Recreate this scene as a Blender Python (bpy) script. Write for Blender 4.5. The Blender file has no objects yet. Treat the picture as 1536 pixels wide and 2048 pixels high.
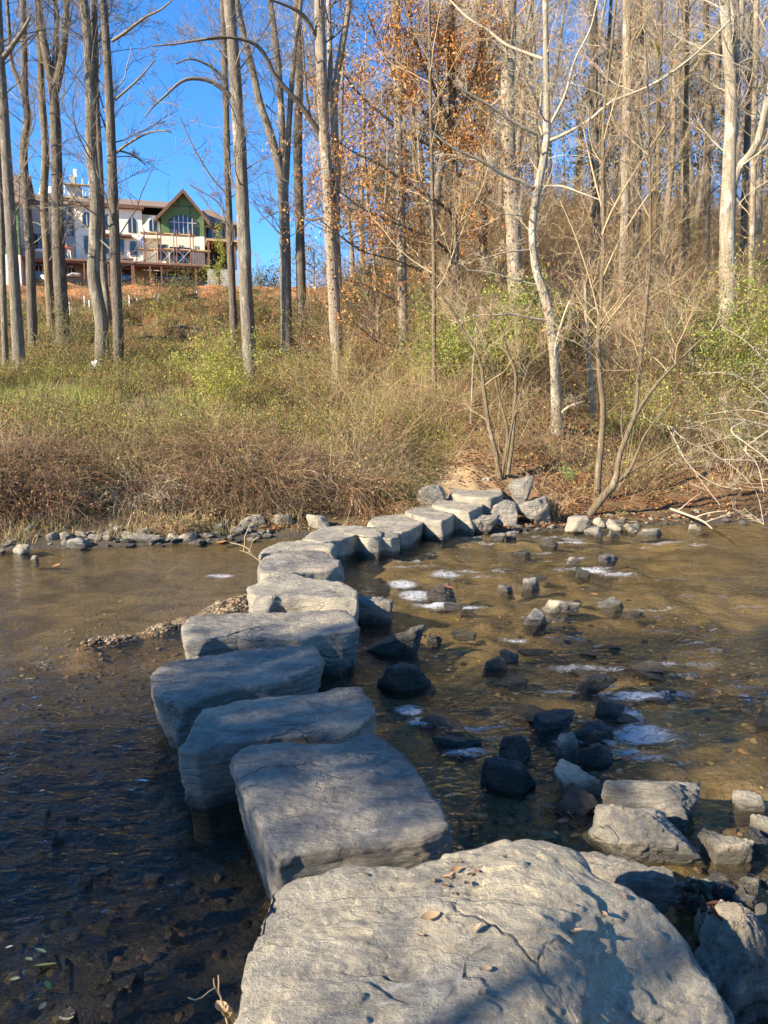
EXPOSURE, SUN_E, SKY_E = 1.6, 5.0, 0.115
import bpy, math, random, itertools
import numpy as np
from mathutils import Vector
rng = np.random.default_rng(11)
random.seed(5)
SC = bpy.context.scene
COL = SC.collection
TAU = 2 * math.pi

# ------------------------------------------------------------------ camera model
F_PX, CX, CY, HC = 1538.0, 768.0, 1024.0, 2.05
PITCH = math.radians(6.82)
FWD = np.array([0, math.cos(PITCH), -math.sin(PITCH)])
UPV = np.array([0, math.sin(PITCH), math.cos(PITCH)])
RGT = np.array([1.0, 0, 0])
EYE = np.array([0, 0, HC])


def ray(px, py):
    return FWD + RGT * (px - CX) / F_PX + UPV * (CY - py) / F_PX


def at_z(px, py, z):
    d = ray(px, py)
    return EYE + d * ((z - HC) / d[2])


def at_y(px, py, y):
    d = ray(px, py)
    return EYE + d * (y / d[1])


# ------------------------------------------------------------------ numpy noise
_r = np.random.default_rng(1)
_perm = np.concatenate([_r.permutation(256)] * 3)
_gr = _r.normal(size=(256, 3))
_gr /= np.linalg.norm(_gr, axis=1)[:, None]


def gnoise(P):
    Pi = np.floor(P).astype(np.int64)
    f = P - Pi
    u = f * f * f * (f * (f * 6 - 15) + 10)
    X = Pi & 255
    out = np.zeros(len(P))
    for dx, dy, dz in itertools.product((0, 1), repeat=3):
        h = _perm[_perm[_perm[(X[:, 0] + dx) & 255] + ((X[:, 1] + dy) & 255)] + ((X[:, 2] + dz) & 255)]
        d = _gr[h]
        dot = d[:, 0] * (f[:, 0] - dx) + d[:, 1] * (f[:, 1] - dy) + d[:, 2] * (f[:, 2] - dz)
        w = (u[:, 0] if dx else 1 - u[:, 0]) * (u[:, 1] if dy else 1 - u[:, 1]) * (u[:, 2] if dz else 1 - u[:, 2])
        out += w * dot
    return out * 1.7


def fbm(P, octv=4, lac=2.03, gain=.5):
    a, s, out = 1.0, 1.0, np.zeros(len(P))
    for i in range(octv):
        out += a * gnoise(P * s + 13.7 * i)
        a *= gain
        s *= lac
    return out


def fbm2(x, y, s, octv=4, off=0.0):
    x = np.asarray(x, float)
    return fbm(np.stack([x.ravel() * s + off, np.asarray(y, float).ravel() * s, np.full(x.size, off * 1.7)], 1), octv).reshape(x.shape)


def sstep(a, b, x):
    t = np.clip((np.asarray(x, float) - a) / (b - a), 0, 1)
    return t * t * (3 - 2 * t)


# ------------------------------------------------------------------ terrain
YB_X = [-200, -40, -6.0, -3, -1.5, 1.0, 2.0, 4.2, 8, 40, 200]
YB_Y = [8, 9.0, 12.0, 12.75, 13.3, 14.3, 13.8, 14.6, 15.5, 21, 30]
YN_X = [-200, -40, -3, -1.2, 0, 1.5, 2.2, 4, 40, 200]
YN_Y = [-6, -2.0, .6, .9, 1.2, 1.8, 2.2, 2.3, 1.5, -2]
LD = [0, .5, 1.0, 2, 3.2, 4.5, 8, 12, 18.5, 25.5, 47, 58, 66, 90, 400, 2000]
LZ = [0, .10, .22, .60, 1.0, 1.2, 1.5, 2.3, 3.9, 5.8, 10.9, 13.3, 14.7, 15.9, 18, 20]
RD = [0, .6, 1.2, 2.5, 5, 8.5, 13.5, 20, 30, 45, 65, 100, 400, 2000]
RZ = [0, .08, .20, .55, 1.5, 2.8, 5.8, 9, 13, 18, 23, 27, 30, 34]
# gravel bar axis left of the stepping stones, and the shallow riffle on the right
BAR = [at_z(185, 1288, 0), at_z(300, 1262, 0), at_z(420, 1225, 0), at_z(500, 1196, 0)]


def seg_dist(x, y, pts):
    d = np.full(np.shape(x), 1e9)
    for a, b in zip(pts[:-1], pts[1:]):
        ab = b[:2] - a[:2]
        t = np.clip(((x - a[0]) * ab[0] + (y - a[1]) * ab[1]) / (ab @ ab), 0, 1)
        d = np.minimum(d, np.hypot(x - a[0] - t * ab[0], y - a[1] - t * ab[1]))
    return d


def bank_d(x, y):
    return y - np.interp(x, YB_X, YB_Y)


def terrain(x, y):
    x = np.asarray(x, float)
    y = np.asarray(y, float)
    d = bank_d(x, y)
    dn = np.interp(x, YN_X, YN_Y) - y
    w = sstep(-.10, .14, x / np.maximum(y, 10))
    land = np.interp(d, LD, LZ) * (1 - w) + np.interp(d, RD, RZ) * w
    n1 = fbm2(x, y, .35, 3, 3.1)
    n2 = fbm2(x, y, 1.9, 3, 7.7)
    land = land + np.clip(d / 4, 0, 1) * (.16 * n1 + .05 * n2) + .35 * sstep(18, 30, d) * (1 - w) * (n1 + .5 * fbm2(x * .35, y, .8, 2, 17.0)) + np.clip(d / .5, 0, 1) * .03 * n2
    near = np.interp(dn, [0, .6, 1.5, 3.5, 8, 40, 2000], [0, .14, .28, .7, 1.6, 2.5, 4]) + np.clip(dn, 0, 1) * .05 * n2
    rif = sstep(-1.0, .2, x) * sstep(6.5, 2.5, x) * sstep(2.4, 3.4, y)
    depth = .20 - .10 * rif + .05 * n1 + .06 * n2 * (.5 + rif)
    bed = -np.maximum(depth, .02) * np.clip(np.minimum(-d, -dn) / .7, 0, 1)
    bd = seg_dist(x, y, BAR)
    bw = .30 + .45 * sstep(-2.6, -1.0, x)
    bar = .05 * sstep(bw, .0, bd) * (.35 + 1.5 * n2) + .02 * n2 * (bd < .5)
    bed = np.where(bd < bw, np.maximum(bed, bed * sstep(.1, 1, bd / bw) + bar - .03 * sstep(.3, .9, bd / bw)), bed)
    return np.where(d > 0, land, np.where(dn > 0, near, bed))


def on_ground(px, py, tmax=160):
    d = ray(px, py)
    t = np.concatenate([np.linspace(1.2, 40, 3000), np.linspace(40, tmax, 2500)])
    P = EYE[None] + d[None] * t[:, None]
    below = P[:, 2] < np.maximum(terrain(P[:, 0], P[:, 1]), -.01)
    i = int(np.argmax(below)) if below.any() else len(t) - 1
    p = P[i].copy()
    p[2] = max(float(terrain(p[0], p[1])), 0)
    return p


# ------------------------------------------------------------------ mesh building
def np_mesh(name, V, F4=None, F3=None, C=None, smooth=True):
    F4 = np.zeros((0, 4), np.int64) if F4 is None else np.asarray(F4)
    F3 = np.zeros((0, 3), np.int64) if F3 is None else np.asarray(F3)
    V = np.asarray(V, np.float32)
    me = bpy.data.meshes.new(name)
    me.vertices.add(len(V))
    me.vertices.foreach_set('co', V.ravel())
    lp = np.concatenate([F4.ravel(), F3.ravel()]).astype(np.int32)
    me.loops.add(len(lp))
    me.loops.foreach_set('vertex_index', lp)
    n4, n3 = len(F4), len(F3)
    me.polygons.add(n4 + n3)
    st = np.concatenate([np.arange(n4) * 4, n4 * 4 + np.arange(n3) * 3]).astype(np.int32)
    me.polygons.foreach_set('loop_start', st)
    me.polygons.foreach_set('use_smooth', np.full(n4 + n3, smooth, dtype=bool))
    me.update(calc_edges=True)
    if C is not None:
        a = me.color_attributes.new('Col', 'FLOAT_COLOR', 'POINT')
        C4 = np.ones((len(V), 4), np.float32)
        C4[:, :3] = C
        a.data.foreach_set('color', C4.ravel())
    return me


class MB:
    """collects geometry and links it as one object"""

    def __init__(s):
        s.V, s.Q, s.T, s.C, s.n = [], [], [], [], 0

    def add(s, V, Q=None, T=None, C=(.5, .5, .5)):
        V = np.asarray(V, float).reshape(-1, 3)
        if not len(V):
            return s
        C = np.asarray(C, float)
        s.C.append(np.broadcast_to(C, (len(V), 3)) if C.ndim == 1 else C)
        s.V.append(V)
        if Q is not None and len(Q):
            s.Q.append(np.asarray(Q) + s.n)
        if T is not None and len(T):
            s.T.append(np.asarray(T) + s.n)
        s.n += len(V)
        return s

    def box(s, lo, hi, M=None, C=(.5, .5, .5)):
        (x0, y0, z0), (x1, y1, z1) = lo, hi
        V = np.array([[x0, y0, z0], [x1, y0, z0], [x1, y1, z0], [x0, y1, z0], [x0, y0, z1], [x1, y0, z1], [x1, y1, z1], [x0, y1, z1]], float)
        if M is not None:
            V = M(V)
        return s.add(V, [[0, 3, 2, 1], [4, 5, 6, 7], [0, 1, 5, 4], [1, 2, 6, 5], [2, 3, 7, 6], [3, 0, 4, 7]], None, C)

    def build(s, name, mat, parent=None, origin=(0, 0, 0), smooth=True):
        if not s.n:
            return None
        o_ = np.asarray(origin, float)
        me = np_mesh(name, np.concatenate(s.V) - o_, np.concatenate(s.Q) if s.Q else None, np.concatenate(s.T) if s.T else None, np.concatenate(s.C), smooth)
        me.materials.append(mat)
        ob = bpy.data.objects.new(name, me)
        COL.objects.link(ob)
        if parent is not None:
            ob.parent = parent
        else:
            ob.location = origin
        return ob


def tag(o, label=None, cat=None, group=None, kind=None):
    for k, v in (('label', label), ('category', cat), ('group', group), ('kind', kind)):
        if v:
            o[k] = v
    return o


def empty(name, loc, label, cat, group=None):
    o = bpy.data.objects.new(name, None)
    COL.objects.link(o)
    o.location = loc
    o.empty_display_size = .2
    return tag(o, label, cat, group)


def unit(v):
    return v / np.maximum(np.linalg.norm(v, axis=-1, keepdims=True), 1e-9)


def tubes(P, R, s=3):
    """a batch of tubes: P (n,k,3) centre lines, R (n,k) radii"""
    P = np.asarray(P, float)
    R = np.asarray(R, float)
    n, k, _ = P.shape
    T = unit(np.gradient(P, axis=1))
    mt = unit(T.mean(axis=1))
    ref = np.where(np.abs(mt[:, 2:3]) < .8, np.array([[0, 0, 1.0]]), np.array([[1.0, 0, 0]]))[:, None, :]
    u = unit(np.cross(T, np.broadcast_to(ref, T.shape)))
    v = np.cross(T, u)
    a = np.arange(s) * TAU / s
    ring = P[:, :, None] + R[:, :, None, None] * (np.cos(a)[None, None, :, None] * u[:, :, None] + np.sin(a)[None, None, :, None] * v[:, :, None])
    idx = np.arange(n * k * s).reshape(n, k, s)
    A = idx[:, :-1]
    Bq = idx[:, 1:]
    Q = np.stack([A, Bq, np.roll(Bq, -1, 2), np.roll(A, -1, 2)], -1).reshape(-1, 4)
    return ring.reshape(-1, 3), Q


def ribbons(P, Wd, side):
    """flat blades: P (n,k,3), Wd (n,k) half widths, side (n,3)"""
    n, k, _ = P.shape
    o = side[:, None, :] * Wd[:, :, None]
    V = np.stack([P - o, P + o], 2)
    idx = np.arange(n * k * 2).reshape(n, k, 2)
    Q = np.stack([idx[:, :-1, 0], idx[:, :-1, 1], idx[:, 1:, 1], idx[:, 1:, 0]], -1).reshape(-1, 4)
    return V.reshape(-1, 3), Q


def grow(p0, d0, L, k, wob, trop):
    n = len(p0)
    P = np.zeros((n, k, 3))
    P[:, 0] = p0
    d = unit(np.array(d0, float))
    L = np.broadcast_to(L, (n,))
    for i in range(1, k):
        d = d + rng.normal(0, wob, (n, 3))
        d[:, 2] += trop
        d = unit(d)
        P[:, i] = P[:, i - 1] + d * (L / (k - 1))[:, None]
    return P


def spawn(P, R, n, t0=.2, t1=1.0, zmin=None):
    """n random points on a batch of curves: position, tangent, radius, parent length"""
    m, k, _ = P.shape
    ln = np.linalg.norm(np.diff(P, axis=1), axis=2).sum(1)
    par = rng.choice(m, n, p=ln / ln.sum())
    t = rng.uniform(t0, t1, n) * (k - 1)
    i = np.clip(t.astype(int), 0, k - 2)
    f = (t - i)[:, None]
    p = P[par, i] * (1 - f) + P[par, i + 1] * f
    tg = unit(P[par, i + 1] - P[par, i])
    r = R[par, i] * (1 - f[:, 0]) + R[par, i + 1] * f[:, 0]
    return p, tg, r, ln[par]


def randdir(n):
    return unit(rng.normal(size=(n, 3)))


def rep(C, n):
    return np.repeat(np.asarray(C, float), n, axis=0)


def palette(cols, n, jit=.12, w=None):
    c = np.asarray(cols, float)[rng.choice(len(cols), n, p=w)]
    return np.clip(c * (1 + rng.normal(0, jit, (n, 1))) * (1 + rng.normal(0, jit * .35, (n, 3))), .004, .95)


def leaves(P, size, cols, flat=0.0, asp=.45, down=0.0):
    """leaf-sized folded diamonds at P (n,3); size (n,) lengths"""
    n = len(P)
    size = np.broadcast_to(np.asarray(size, float), (n,))
    ax = randdir(n)
    ax[:, 2] = ax[:, 2] * (1 - flat) - down
    ax = unit(ax)
    nn = randdir(n)
    if flat:
        nn = nn * (1 - flat) + np.array([0, 0, 1.0]) * flat
    sd = unit(np.cross(ax, nn))
    up = np.cross(sd, ax)
    s = size[:, None]
    v0 = P
    v1 = P + ax * s * .45 + sd * s * asp * .5 + up * s * .08
    v2 = P + ax * s
    v3 = P + ax * s * .45 - sd * s * asp * .5 + up * s * .08
    V = np.stack([v0, v1, v2, v3], 1).reshape(-1, 3)
    i = np.arange(n) * 4
    T = np.concatenate([np.stack([i, i + 1, i + 2], 1), np.stack([i, i + 2, i + 3], 1)])
    return V, T, rep(cols, 4)


def catmull(pts, n):
    """smooth curve through rows of pts (any number of columns)"""
    p = np.asarray(pts, float)
    m = len(p)
    if m == 2:
        t = np.linspace(0, 1, n)[:, None]
        return p[0] * (1 - t) + p[1] * t
    e = np.vstack([2 * p[0] - p[1], p, 2 * p[-1] - p[-2]])
    s = np.r_[0, np.cumsum(np.linalg.norm(np.diff(p[:, :3], axis=0), axis=1))]
    q = np.linspace(0, s[-1], n)
    i = np.clip(np.searchsorted(s, q, side='right') - 1, 0, m - 2)
    t = ((q - s[i]) / np.maximum(s[i + 1] - s[i], 1e-9))[:, None]
    p0, p1, p2, p3 = e[i], e[i + 1], e[i + 2], e[i + 3]
    return .5 * (2 * p1 + (p2 - p0) * t + (2 * p0 - 5 * p1 + 4 * p2 - p3) * t ** 2 + (3 * p1 - p0 - 3 * p2 + p3) * t ** 3)


# ------------------------------------------------------------------ materials
class NT:
    def __init__(s, name):
        s.m = bpy.data.materials.new(name)
        s.m.use_nodes = True
        s.t = s.m.node_tree
        s.t.nodes.clear()
        s.out = s.n('ShaderNodeOutputMaterial')

    def n(s, typ, **kw):
        nd = s.t.nodes.new(typ)
        for k, v in kw.items():
            if k.startswith('i_'):
                nd.inputs[k[2:].replace('_', ' ')].default_value = v
            else:
                setattr(nd, k, v)
        return nd

    def l(s, a, b):
        s.t.links.new(a, b)

    def set(s, sock, v):
        if isinstance(v, bpy.types.NodeSocket):
            s.l(v, sock)
        else:
            sock.default_value = (*v, 1) if isinstance(v, (tuple, list)) and len(v) == 3 and sock.type == 'RGBA' else v

    def noise(s, co, scale, detail=4, rough=.55, dist=0):
        nd = s.n('ShaderNodeTexNoise')
        s.l(co, nd.inputs['Vector'])
        nd.inputs['Scale'].default_value = scale
        nd.inputs['Detail'].default_value = detail
        nd.inputs['Roughness'].default_value = rough
        nd.inputs['Distortion'].default_value = dist
        return nd.outputs['Fac']

    def map(s, co, scale=(1, 1, 1), rot=(0, 0, 0), loc=(0, 0, 0)):
        nd = s.n('ShaderNodeMapping')
        s.set(nd.inputs['Vector'], co)
        nd.inputs['Scale'].default_value = scale
        nd.inputs['Rotation'].default_value = rot
        s.set(nd.inputs['Location'], loc)
        return nd.outputs[0]

    def ramp(s, fac, stops, interp='LINEAR'):
        nd = s.n('ShaderNodeValToRGB')
        s.l(fac, nd.inputs[0])
        cr = nd.color_ramp
        cr.interpolation = interp
        while len(cr.elements) < len(stops):
            cr.elements.new(.5)
        for e, (p, c) in zip(cr.elements, stops):
            e.position = p
            e.color = (c, c, c, 1) if not isinstance(c, (tuple, list)) else (*c, 1)
        return nd.outputs['Color']

    def mix(s, fac, a, b, mode='MIX'):
        nd = s.n('ShaderNodeMix', data_type='RGBA', blend_type=mode)
        s.set(nd.inputs['Factor'], fac)
        s.set(nd.inputs['A'], a) if False else s.set(nd.inputs[6], a)
        s.set(nd.inputs[7], b)
        return nd.outputs[2]

    def math(s, op, a, b=0.0, c=0.0, clamp=False):
        nd = s.n('ShaderNodeMath', operation=op, use_clamp=clamp)
        for i, v in enumerate((a, b, c)):
            s.set(nd.inputs[i], v)
        return nd.outputs[0]

    def bump(s, h, strength, dist, nrm=None):
        nd = s.n('ShaderNodeBump')
        s.l(h, nd.inputs['Height'])
        nd.inputs['Strength'].default_value = strength
        nd.inputs['Distance'].default_value = dist
        if nrm is not None:
            s.l(nrm, nd.inputs['Normal'])
        return nd.outputs[0]

    def pbr(s, col, rough=.8, nrm=None, spec=.3, metal=0.0):
        b = s.n('ShaderNodeBsdfPrincipled')
        s.set(b.inputs['Base Color'], col)
        s.set(b.inputs['Roughness'], rough)
        b.inputs['Specular IOR Level'].default_value = spec
        b.inputs['Metallic'].default_value = metal
        if nrm is not None:
            s.l(nrm, b.inputs['Normal'])
        s.l(b.outputs[0], s.out.inputs[0])
        return b

    def obj(s):
        return s.n('ShaderNodeTexCoord').outputs['Object']

    def seeded(s):
        """object coordinates shifted by a random amount per object"""
        r = s.n('ShaderNodeObjectInfo').outputs['Random']
        m = s.n('ShaderNodeVectorMath', operation='SCALE')
        m.inputs[0].default_value = (37, 53, 71)
        s.l(r, m.inputs['Scale'])
        a = s.n('ShaderNodeVectorMath', operation='ADD')
        s.l(s.obj(), a.inputs[0])
        s.l(m.outputs[0], a.inputs[1])
        return a.outputs[0]

    def pos(s):
        return s.n('ShaderNodeNewGeometry').outputs['Position']

    def attr(s, name='Col'):
        return s.n('ShaderNodeAttribute', attribute_name=name)


def rock_material(name, cool, warm, dark, warmth=.5, scale=1.0, tilt=(.25, .2, 0), vein=0.75, wetline=.05):
    m = NT(name)
    co = m.seeded()
    lay = m.map(co, (2.2 * scale, 2.2 * scale, 16 * scale), tilt)
    big = m.noise(co, 1.7 * scale, 5, .6, .4)
    strat = m.noise(lay, 2.0, 7, .62, .8)
    fine = m.noise(m.map(co, (1, 1, 2.5), tilt), 26 * scale, 8, .72)
    grit = m.noise(co, 150, 4, .7)
    foli = m.noise(m.map(co, (1.6, 5, 11), (.1, .15, tilt[2] + .25)), 2.4 * scale, 8, .7, 1.1)
    patch = m.noise(co, 4.2 * scale, 6, .65, .8)
    c = m.mix(m.ramp(strat, [(.3, .25), (.62, 1.0)]), dark, cool)
    c = m.mix(m.ramp(foli, [(.36, .75), (.50, 0.0)]), c, dark)
    cr = m.n('ShaderNodeTexVoronoi', feature='DISTANCE_TO_EDGE')
    wv = m.n('ShaderNodeVectorMath', operation='ADD')
    m.l(m.map(co, (1.5 * scale, 2.4 * scale, 4 * scale), (.2, .1, .5)), wv.inputs[0])
    nz = m.n('ShaderNodeTexNoise')
    m.l(co, nz.inputs['Vector'])
    nz.inputs['Scale'].default_value = 3.0 * scale
    nz.inputs['Detail'].default_value = 6
    m.l(nz.outputs['Color'], wv.inputs[1])
    m.l(wv.outputs[0], cr.inputs['Vector'])
    cr.inputs['Scale'].default_value = 1.0
    crack = m.math('MULTIPLY', m.ramp(cr.outputs['Distance'], [(.0, 1.0), (.022, 0.0)]), m.ramp(m.noise(co, 2.1 * scale, 3), [(.46, 0.0), (.58, 1.0)]))
    c = m.mix(m.math('MULTIPLY', crack, .8), c, tuple(x * .3 for x in dark))
    c = m.mix(m.ramp(foli, [(.56, 0.0), (.70, .45)]), c, tuple(min(x * 1.5, .8) for x in cool))
    c = m.mix(m.ramp(big, [(.62 - .3 * warmth, 0.0), (.80 - .25 * warmth, 1.0)]), c, warm)
    c = m.mix(m.ramp(patch, [(.52, 0.0), (.66, .65 * warmth)]), c, warm)
    c = m.mix(m.ramp(patch, [(.34, .45), (.46, 0.0)]), c, tuple(x * .6 for x in cool))
    c = m.mix(m.ramp(fine, [(.38, .42), (.62, 0.0)]), c, dark)
    c = m.mix(m.ramp(grit, [(.40, .30), (.60, 0.0)]), c, tuple(x * .45 for x in cool))
    c = m.mix(m.ramp(m.noise(co, 60, 5, .7), [(.60, 0.0), (.72, .45)]), c, tuple(min(x * 1.7, .8) for x in warm))
    # quartz veins
    v = m.noise(m.map(co, (.22, 1.9, 4), (tilt[0], tilt[1], tilt[2] + .2)), 1.3 * scale, 5, .6, .15)
    vd = m.math('ABSOLUTE', m.math('SUBTRACT', v, .5))
    vk = m.math('MULTIPLY', m.ramp(vd, [(.0, 1.0), (.005, 0.0)]), m.ramp(m.noise(co, 3.3, 5, .7), [(.52, 0.0), (.66, vein)]))
    c = m.mix(vk, c, (.62, .60, .56))
    z = m.n('ShaderNodeSeparateXYZ')
    m.l(m.pos(), z.inputs[0])
    zz = m.math('ADD', z.outputs[2], m.math('MULTIPLY', m.math('SUBTRACT', m.noise(co, 7, 3), .5), .14))
    wet = m.math('SUBTRACT', 1.0, m.n('ShaderNodeMapRange').outputs[0]) if False else m.ramp(m.math('MULTIPLY', m.math('ADD', zz, 1.0), .5), [((1 + wetline) / 2, 1.0), ((1 + wetline + .05) / 2, 0.0)])
    c = m.mix(wet, c, m.mix(.68, c, (.012, .012, .010)))
    h = m.math('ADD', m.math('ADD', m.math('MULTIPLY', strat, .45), m.math('MULTIPLY', foli, .7)), m.math('MULTIPLY', fine, .6))
    h = m.math('ADD', h, m.math('MULTIPLY', grit, .10))
    h = m.math('SUBTRACT', h, m.math('MULTIPLY', crack, .5))
    rough = m.mix(wet, (.72, .72, .72), (.22, .22, .22))
    m.pbr(c, rough, m.bump(h, .9, .045), .35)
    return m.m


M = {}
M['rock_slate'] = rock_material('slate_stone', (.285, .262, .222), (.44, .37, .265), (.07, .066, .058), .55)
M['rock_tan'] = rock_material('tan_stone', (.32, .295, .245), (.47, .405, .29), (.12, .108, .088), .75)
M['rock_dark'] = rock_material('wet_dark_stone', (.17, .152, .125), (.27, .22, .155), (.055, .05, .042), .5, wetline=.16)
M['rock_brown'] = rock_material('awash_brown_stone', (.20, .16, .11), (.30, .235, .15), (.07, .06, .045), .6, wetline=.16)
M['rock_near'] = rock_material('near_slab_stone', (.25, .243, .222), (.52, .44, .30), (.075, .07, .062), .9, .85, (.12, .3, .4), .8)
M['rock_shore'] = rock_material('shore_stone', (.33, .305, .25), (.50, .43, .31), (.14, .125, .10), .8, 2.0, wetline=.0)


def foliage_material(name, trans=.35, rough=.6):
    m = NT(name)
    a = m.attr().outputs['Color']
    d = m.n('ShaderNodeBsdfPrincipled')
    m.l(a, d.inputs['Base Color'])
    d.inputs['Roughness'].default_value = rough
    d.inputs['Specular IOR Level'].default_value = .2
    if trans:
        t = m.n('ShaderNodeBsdfTranslucent')
        m.l(a, t.inputs['Color'])
        x = m.n('ShaderNodeMixShader')
        x.inputs[0].default_value = trans
        m.l(d.outputs[0], x.inputs[1])
        m.l(t.outputs[0], x.inputs[2])
        m.l(x.outputs[0], m.out.inputs[0])
    else:
        m.l(d.outputs[0], m.out.inputs[0])
    return m.m


M['leaf'] = foliage_material('leaf')
M['stem'] = foliage_material('stem', 0, .8)
M['blade'] = foliage_material('grass_blade', .25, .7)


def bark_material(name, a, b, patch, pamt=.5, vert=1.0):
    m = NT(name)
    co = m.seeded()
    st = m.noise(m.map(co, (9, 9, 1.0 * vert)), 2.4, 6, .65, .3)
    big = m.noise(m.map(co, (1.6, 1.6, .7)), 1.8, 5, .6, .3)
    fine = m.noise(m.map(co, (1, 1, .35)), 40, 5, .7)
    c = m.mix(m.ramp(st, [(.35, 0.0), (.65, 1.0)]), b, a)
    c = m.mix(m.ramp(big, [(.66 - .25 * pamt, 0.0), (.76 - .25 * pamt, 1.0)]), c, patch)
    c = m.mix(m.ramp(fine, [(.35, .6), (.55, 0.0)]), c, tuple(x * .35 for x in b))
    blot = m.noise(m.map(co, (1, 1, .55)), 5.5, 5, .7, .6)
    c = m.mix(m.ramp(blot, [(.56, 0.0), (.66, .38)]), c, tuple(x * .55 for x in b))
    scar = m.noise(m.map(co, (.6, .6, 4)), 3.0, 4, .6, .3)
    c = m.mix(m.ramp(scar, [(.66, 0.0), (.72, .7)]), c, tuple(x * .35 for x in b))
    h = m.math('ADD', m.math('MULTIPLY', st, 1.3), m.math('MULTIPLY', fine, .6))
    m.pbr(c, .88, m.bump(h, 1.0, .05), .2)
    return m.m


M['bark_grey'] = bark_material('grey_bark', (.28, .235, .18), (.13, .11, .085), (.38, .33, .25), .4)
M['bark_dark'] = bark_material('dark_bark', (.21, .172, .13), (.10, .08, .06), (.28, .24, .18), .3)
M['bark_pale'] = bark_material('pale_bark', (.42, .345, .25), (.20, .155, .11), (.54, .47, .36), .4)
M['bark_sycamore'] = bark_material('mottled_sycamore_bark', (.46, .395, .29), (.25, .205, .145), (.60, .54, .43), .55, .5)
M['bark_young'] = bark_material('young_tan_bark', (.25, .19, .115), (.14, .105, .066), (.32, .26, .17), .3)
M['bark_far'] = bark_material('far_wood_bark', (.37, .31, .235), (.20, .165, .125), (.45, .39, .30), .3)


def plain_material(name, col, rough=.7, var=.18, scale=4.0, bump=.15, spec=.3, metal=0.0):
    m = NT(name)
    co = m.obj()
    n = m.noise(co, scale, 6, .6)
    c = m.mix(n, tuple(x * (1 - var * 1.6) for x in col), tuple(min(1, x * (1 + var)) for x in col))
    m.pbr(c, rough, m.bump(n, bump, .02), spec, metal)
    return m.m


M['stucco'] = plain_material('cream_stucco', (.86, .77, .62), .9, .10, .8)
M['stucco_grey_shade'] = plain_material('grey_shade_stucco', (.52, .49, .46), .9, .08, .8)  # grey holds the shade on the wing's white gable; connecting wall also grey
M['sheathing'] = plain_material('green_sheathing', (.105, .185, .075), .8, .18, .6)
M['shingle'] = plain_material('brown_shingle', (.22, .155, .115), .9, .25, 6)
M['fascia'] = plain_material('brown_fascia', (.16, .085, .05), .7, .15)
M['rust'] = plain_material('rust_red_steel', (.20, .105, .075), .7, .2)
M['wood'] = plain_material('raw_lumber', (.50, .36, .19), .8, .15)
M['dark_wood'] = plain_material('brown_patio_wood', (.30, .17, .085), .8, .15)
M['concrete'] = plain_material('grey_concrete', (.42, .40, .37), .9, .1)
M['basement'] = plain_material('tan_basement_stone', (.27, .22, .16), .9, .2, 3)
M['window_frame'] = plain_material('dark_window_frame', (.05, .05, .052), .5, .05)
M['pale_frame'] = plain_material('pale_window_frame', (.55, .52, .47), .6, .05)
M['white_sheet'] = plain_material('white_sheet', (.78, .77, .75), .8, .05)
M['metal'] = plain_material('galvanised_tube', (.55, .55, .55), .45, .05, metal=.4)
M['skin'] = plain_material('skin', (.42, .25, .17), .6, .05)
M['orange_cloth'] = plain_material('orange_cloth', (.75, .16, .03), .8, .05)
M['white_cloth'] = plain_material('white_cloth', (.75, .74, .72), .8, .05)
M['blue_cloth'] = plain_material('blue_cloth', (.05, .12, .45), .8, .05)
M['dark_cloth'] = plain_material('dark_cloth', (.04, .04, .05), .8, .05)
M['chimney'] = plain_material('chimney_stone', (.55, .52, .44), .9, .25, 5, .6)
M['silt'] = plain_material('silt_fabric', (.05, .05, .052), .8, .2)
M['car_paint'] = plain_material('blue_car_paint', (.04, .07, .16), .3, .03, spec=.6)
M['plastic'] = plain_material('white_plastic', (.75, .77, .80), .5, .05)


def glass_material():
    m = NT('dark_glass')
    m.pbr((.018, .028, .045), .06, None, .8)
    return m.m


M['glass'] = glass_material()


def ground_material():
    m = NT('ground_soil')
    a = m.attr().outputs['Color']
    co = m.obj()
    n1 = m.noise(co, 3.0, 8, .65)
    n2 = m.noise(co, 22.0, 6, .7)
    c = m.mix(m.ramp(n1, [(.3, .55), (.7, 0.0)]), a, m.mix(1.0, a, (.45, .42, .38), 'MULTIPLY'))
    c = m.mix(m.ramp(n2, [(.35, .5), (.6, 0.0)]), c, m.mix(1.0, a, (.35, .33, .30), 'MULTIPLY'))
    c = m.mix(m.ramp(n2, [(.6, 0.0), (.75, .35)]), c, m.mix(1.0, a, (1.6, 1.5, 1.35), 'MULTIPLY'))
    h = m.math('ADD', n1, m.math('MULTIPLY', n2, .4))
    m.pbr(c, .92, m.bump(h, .9, .08), .15)
    return m.m


M['ground'] = ground_material()


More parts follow.
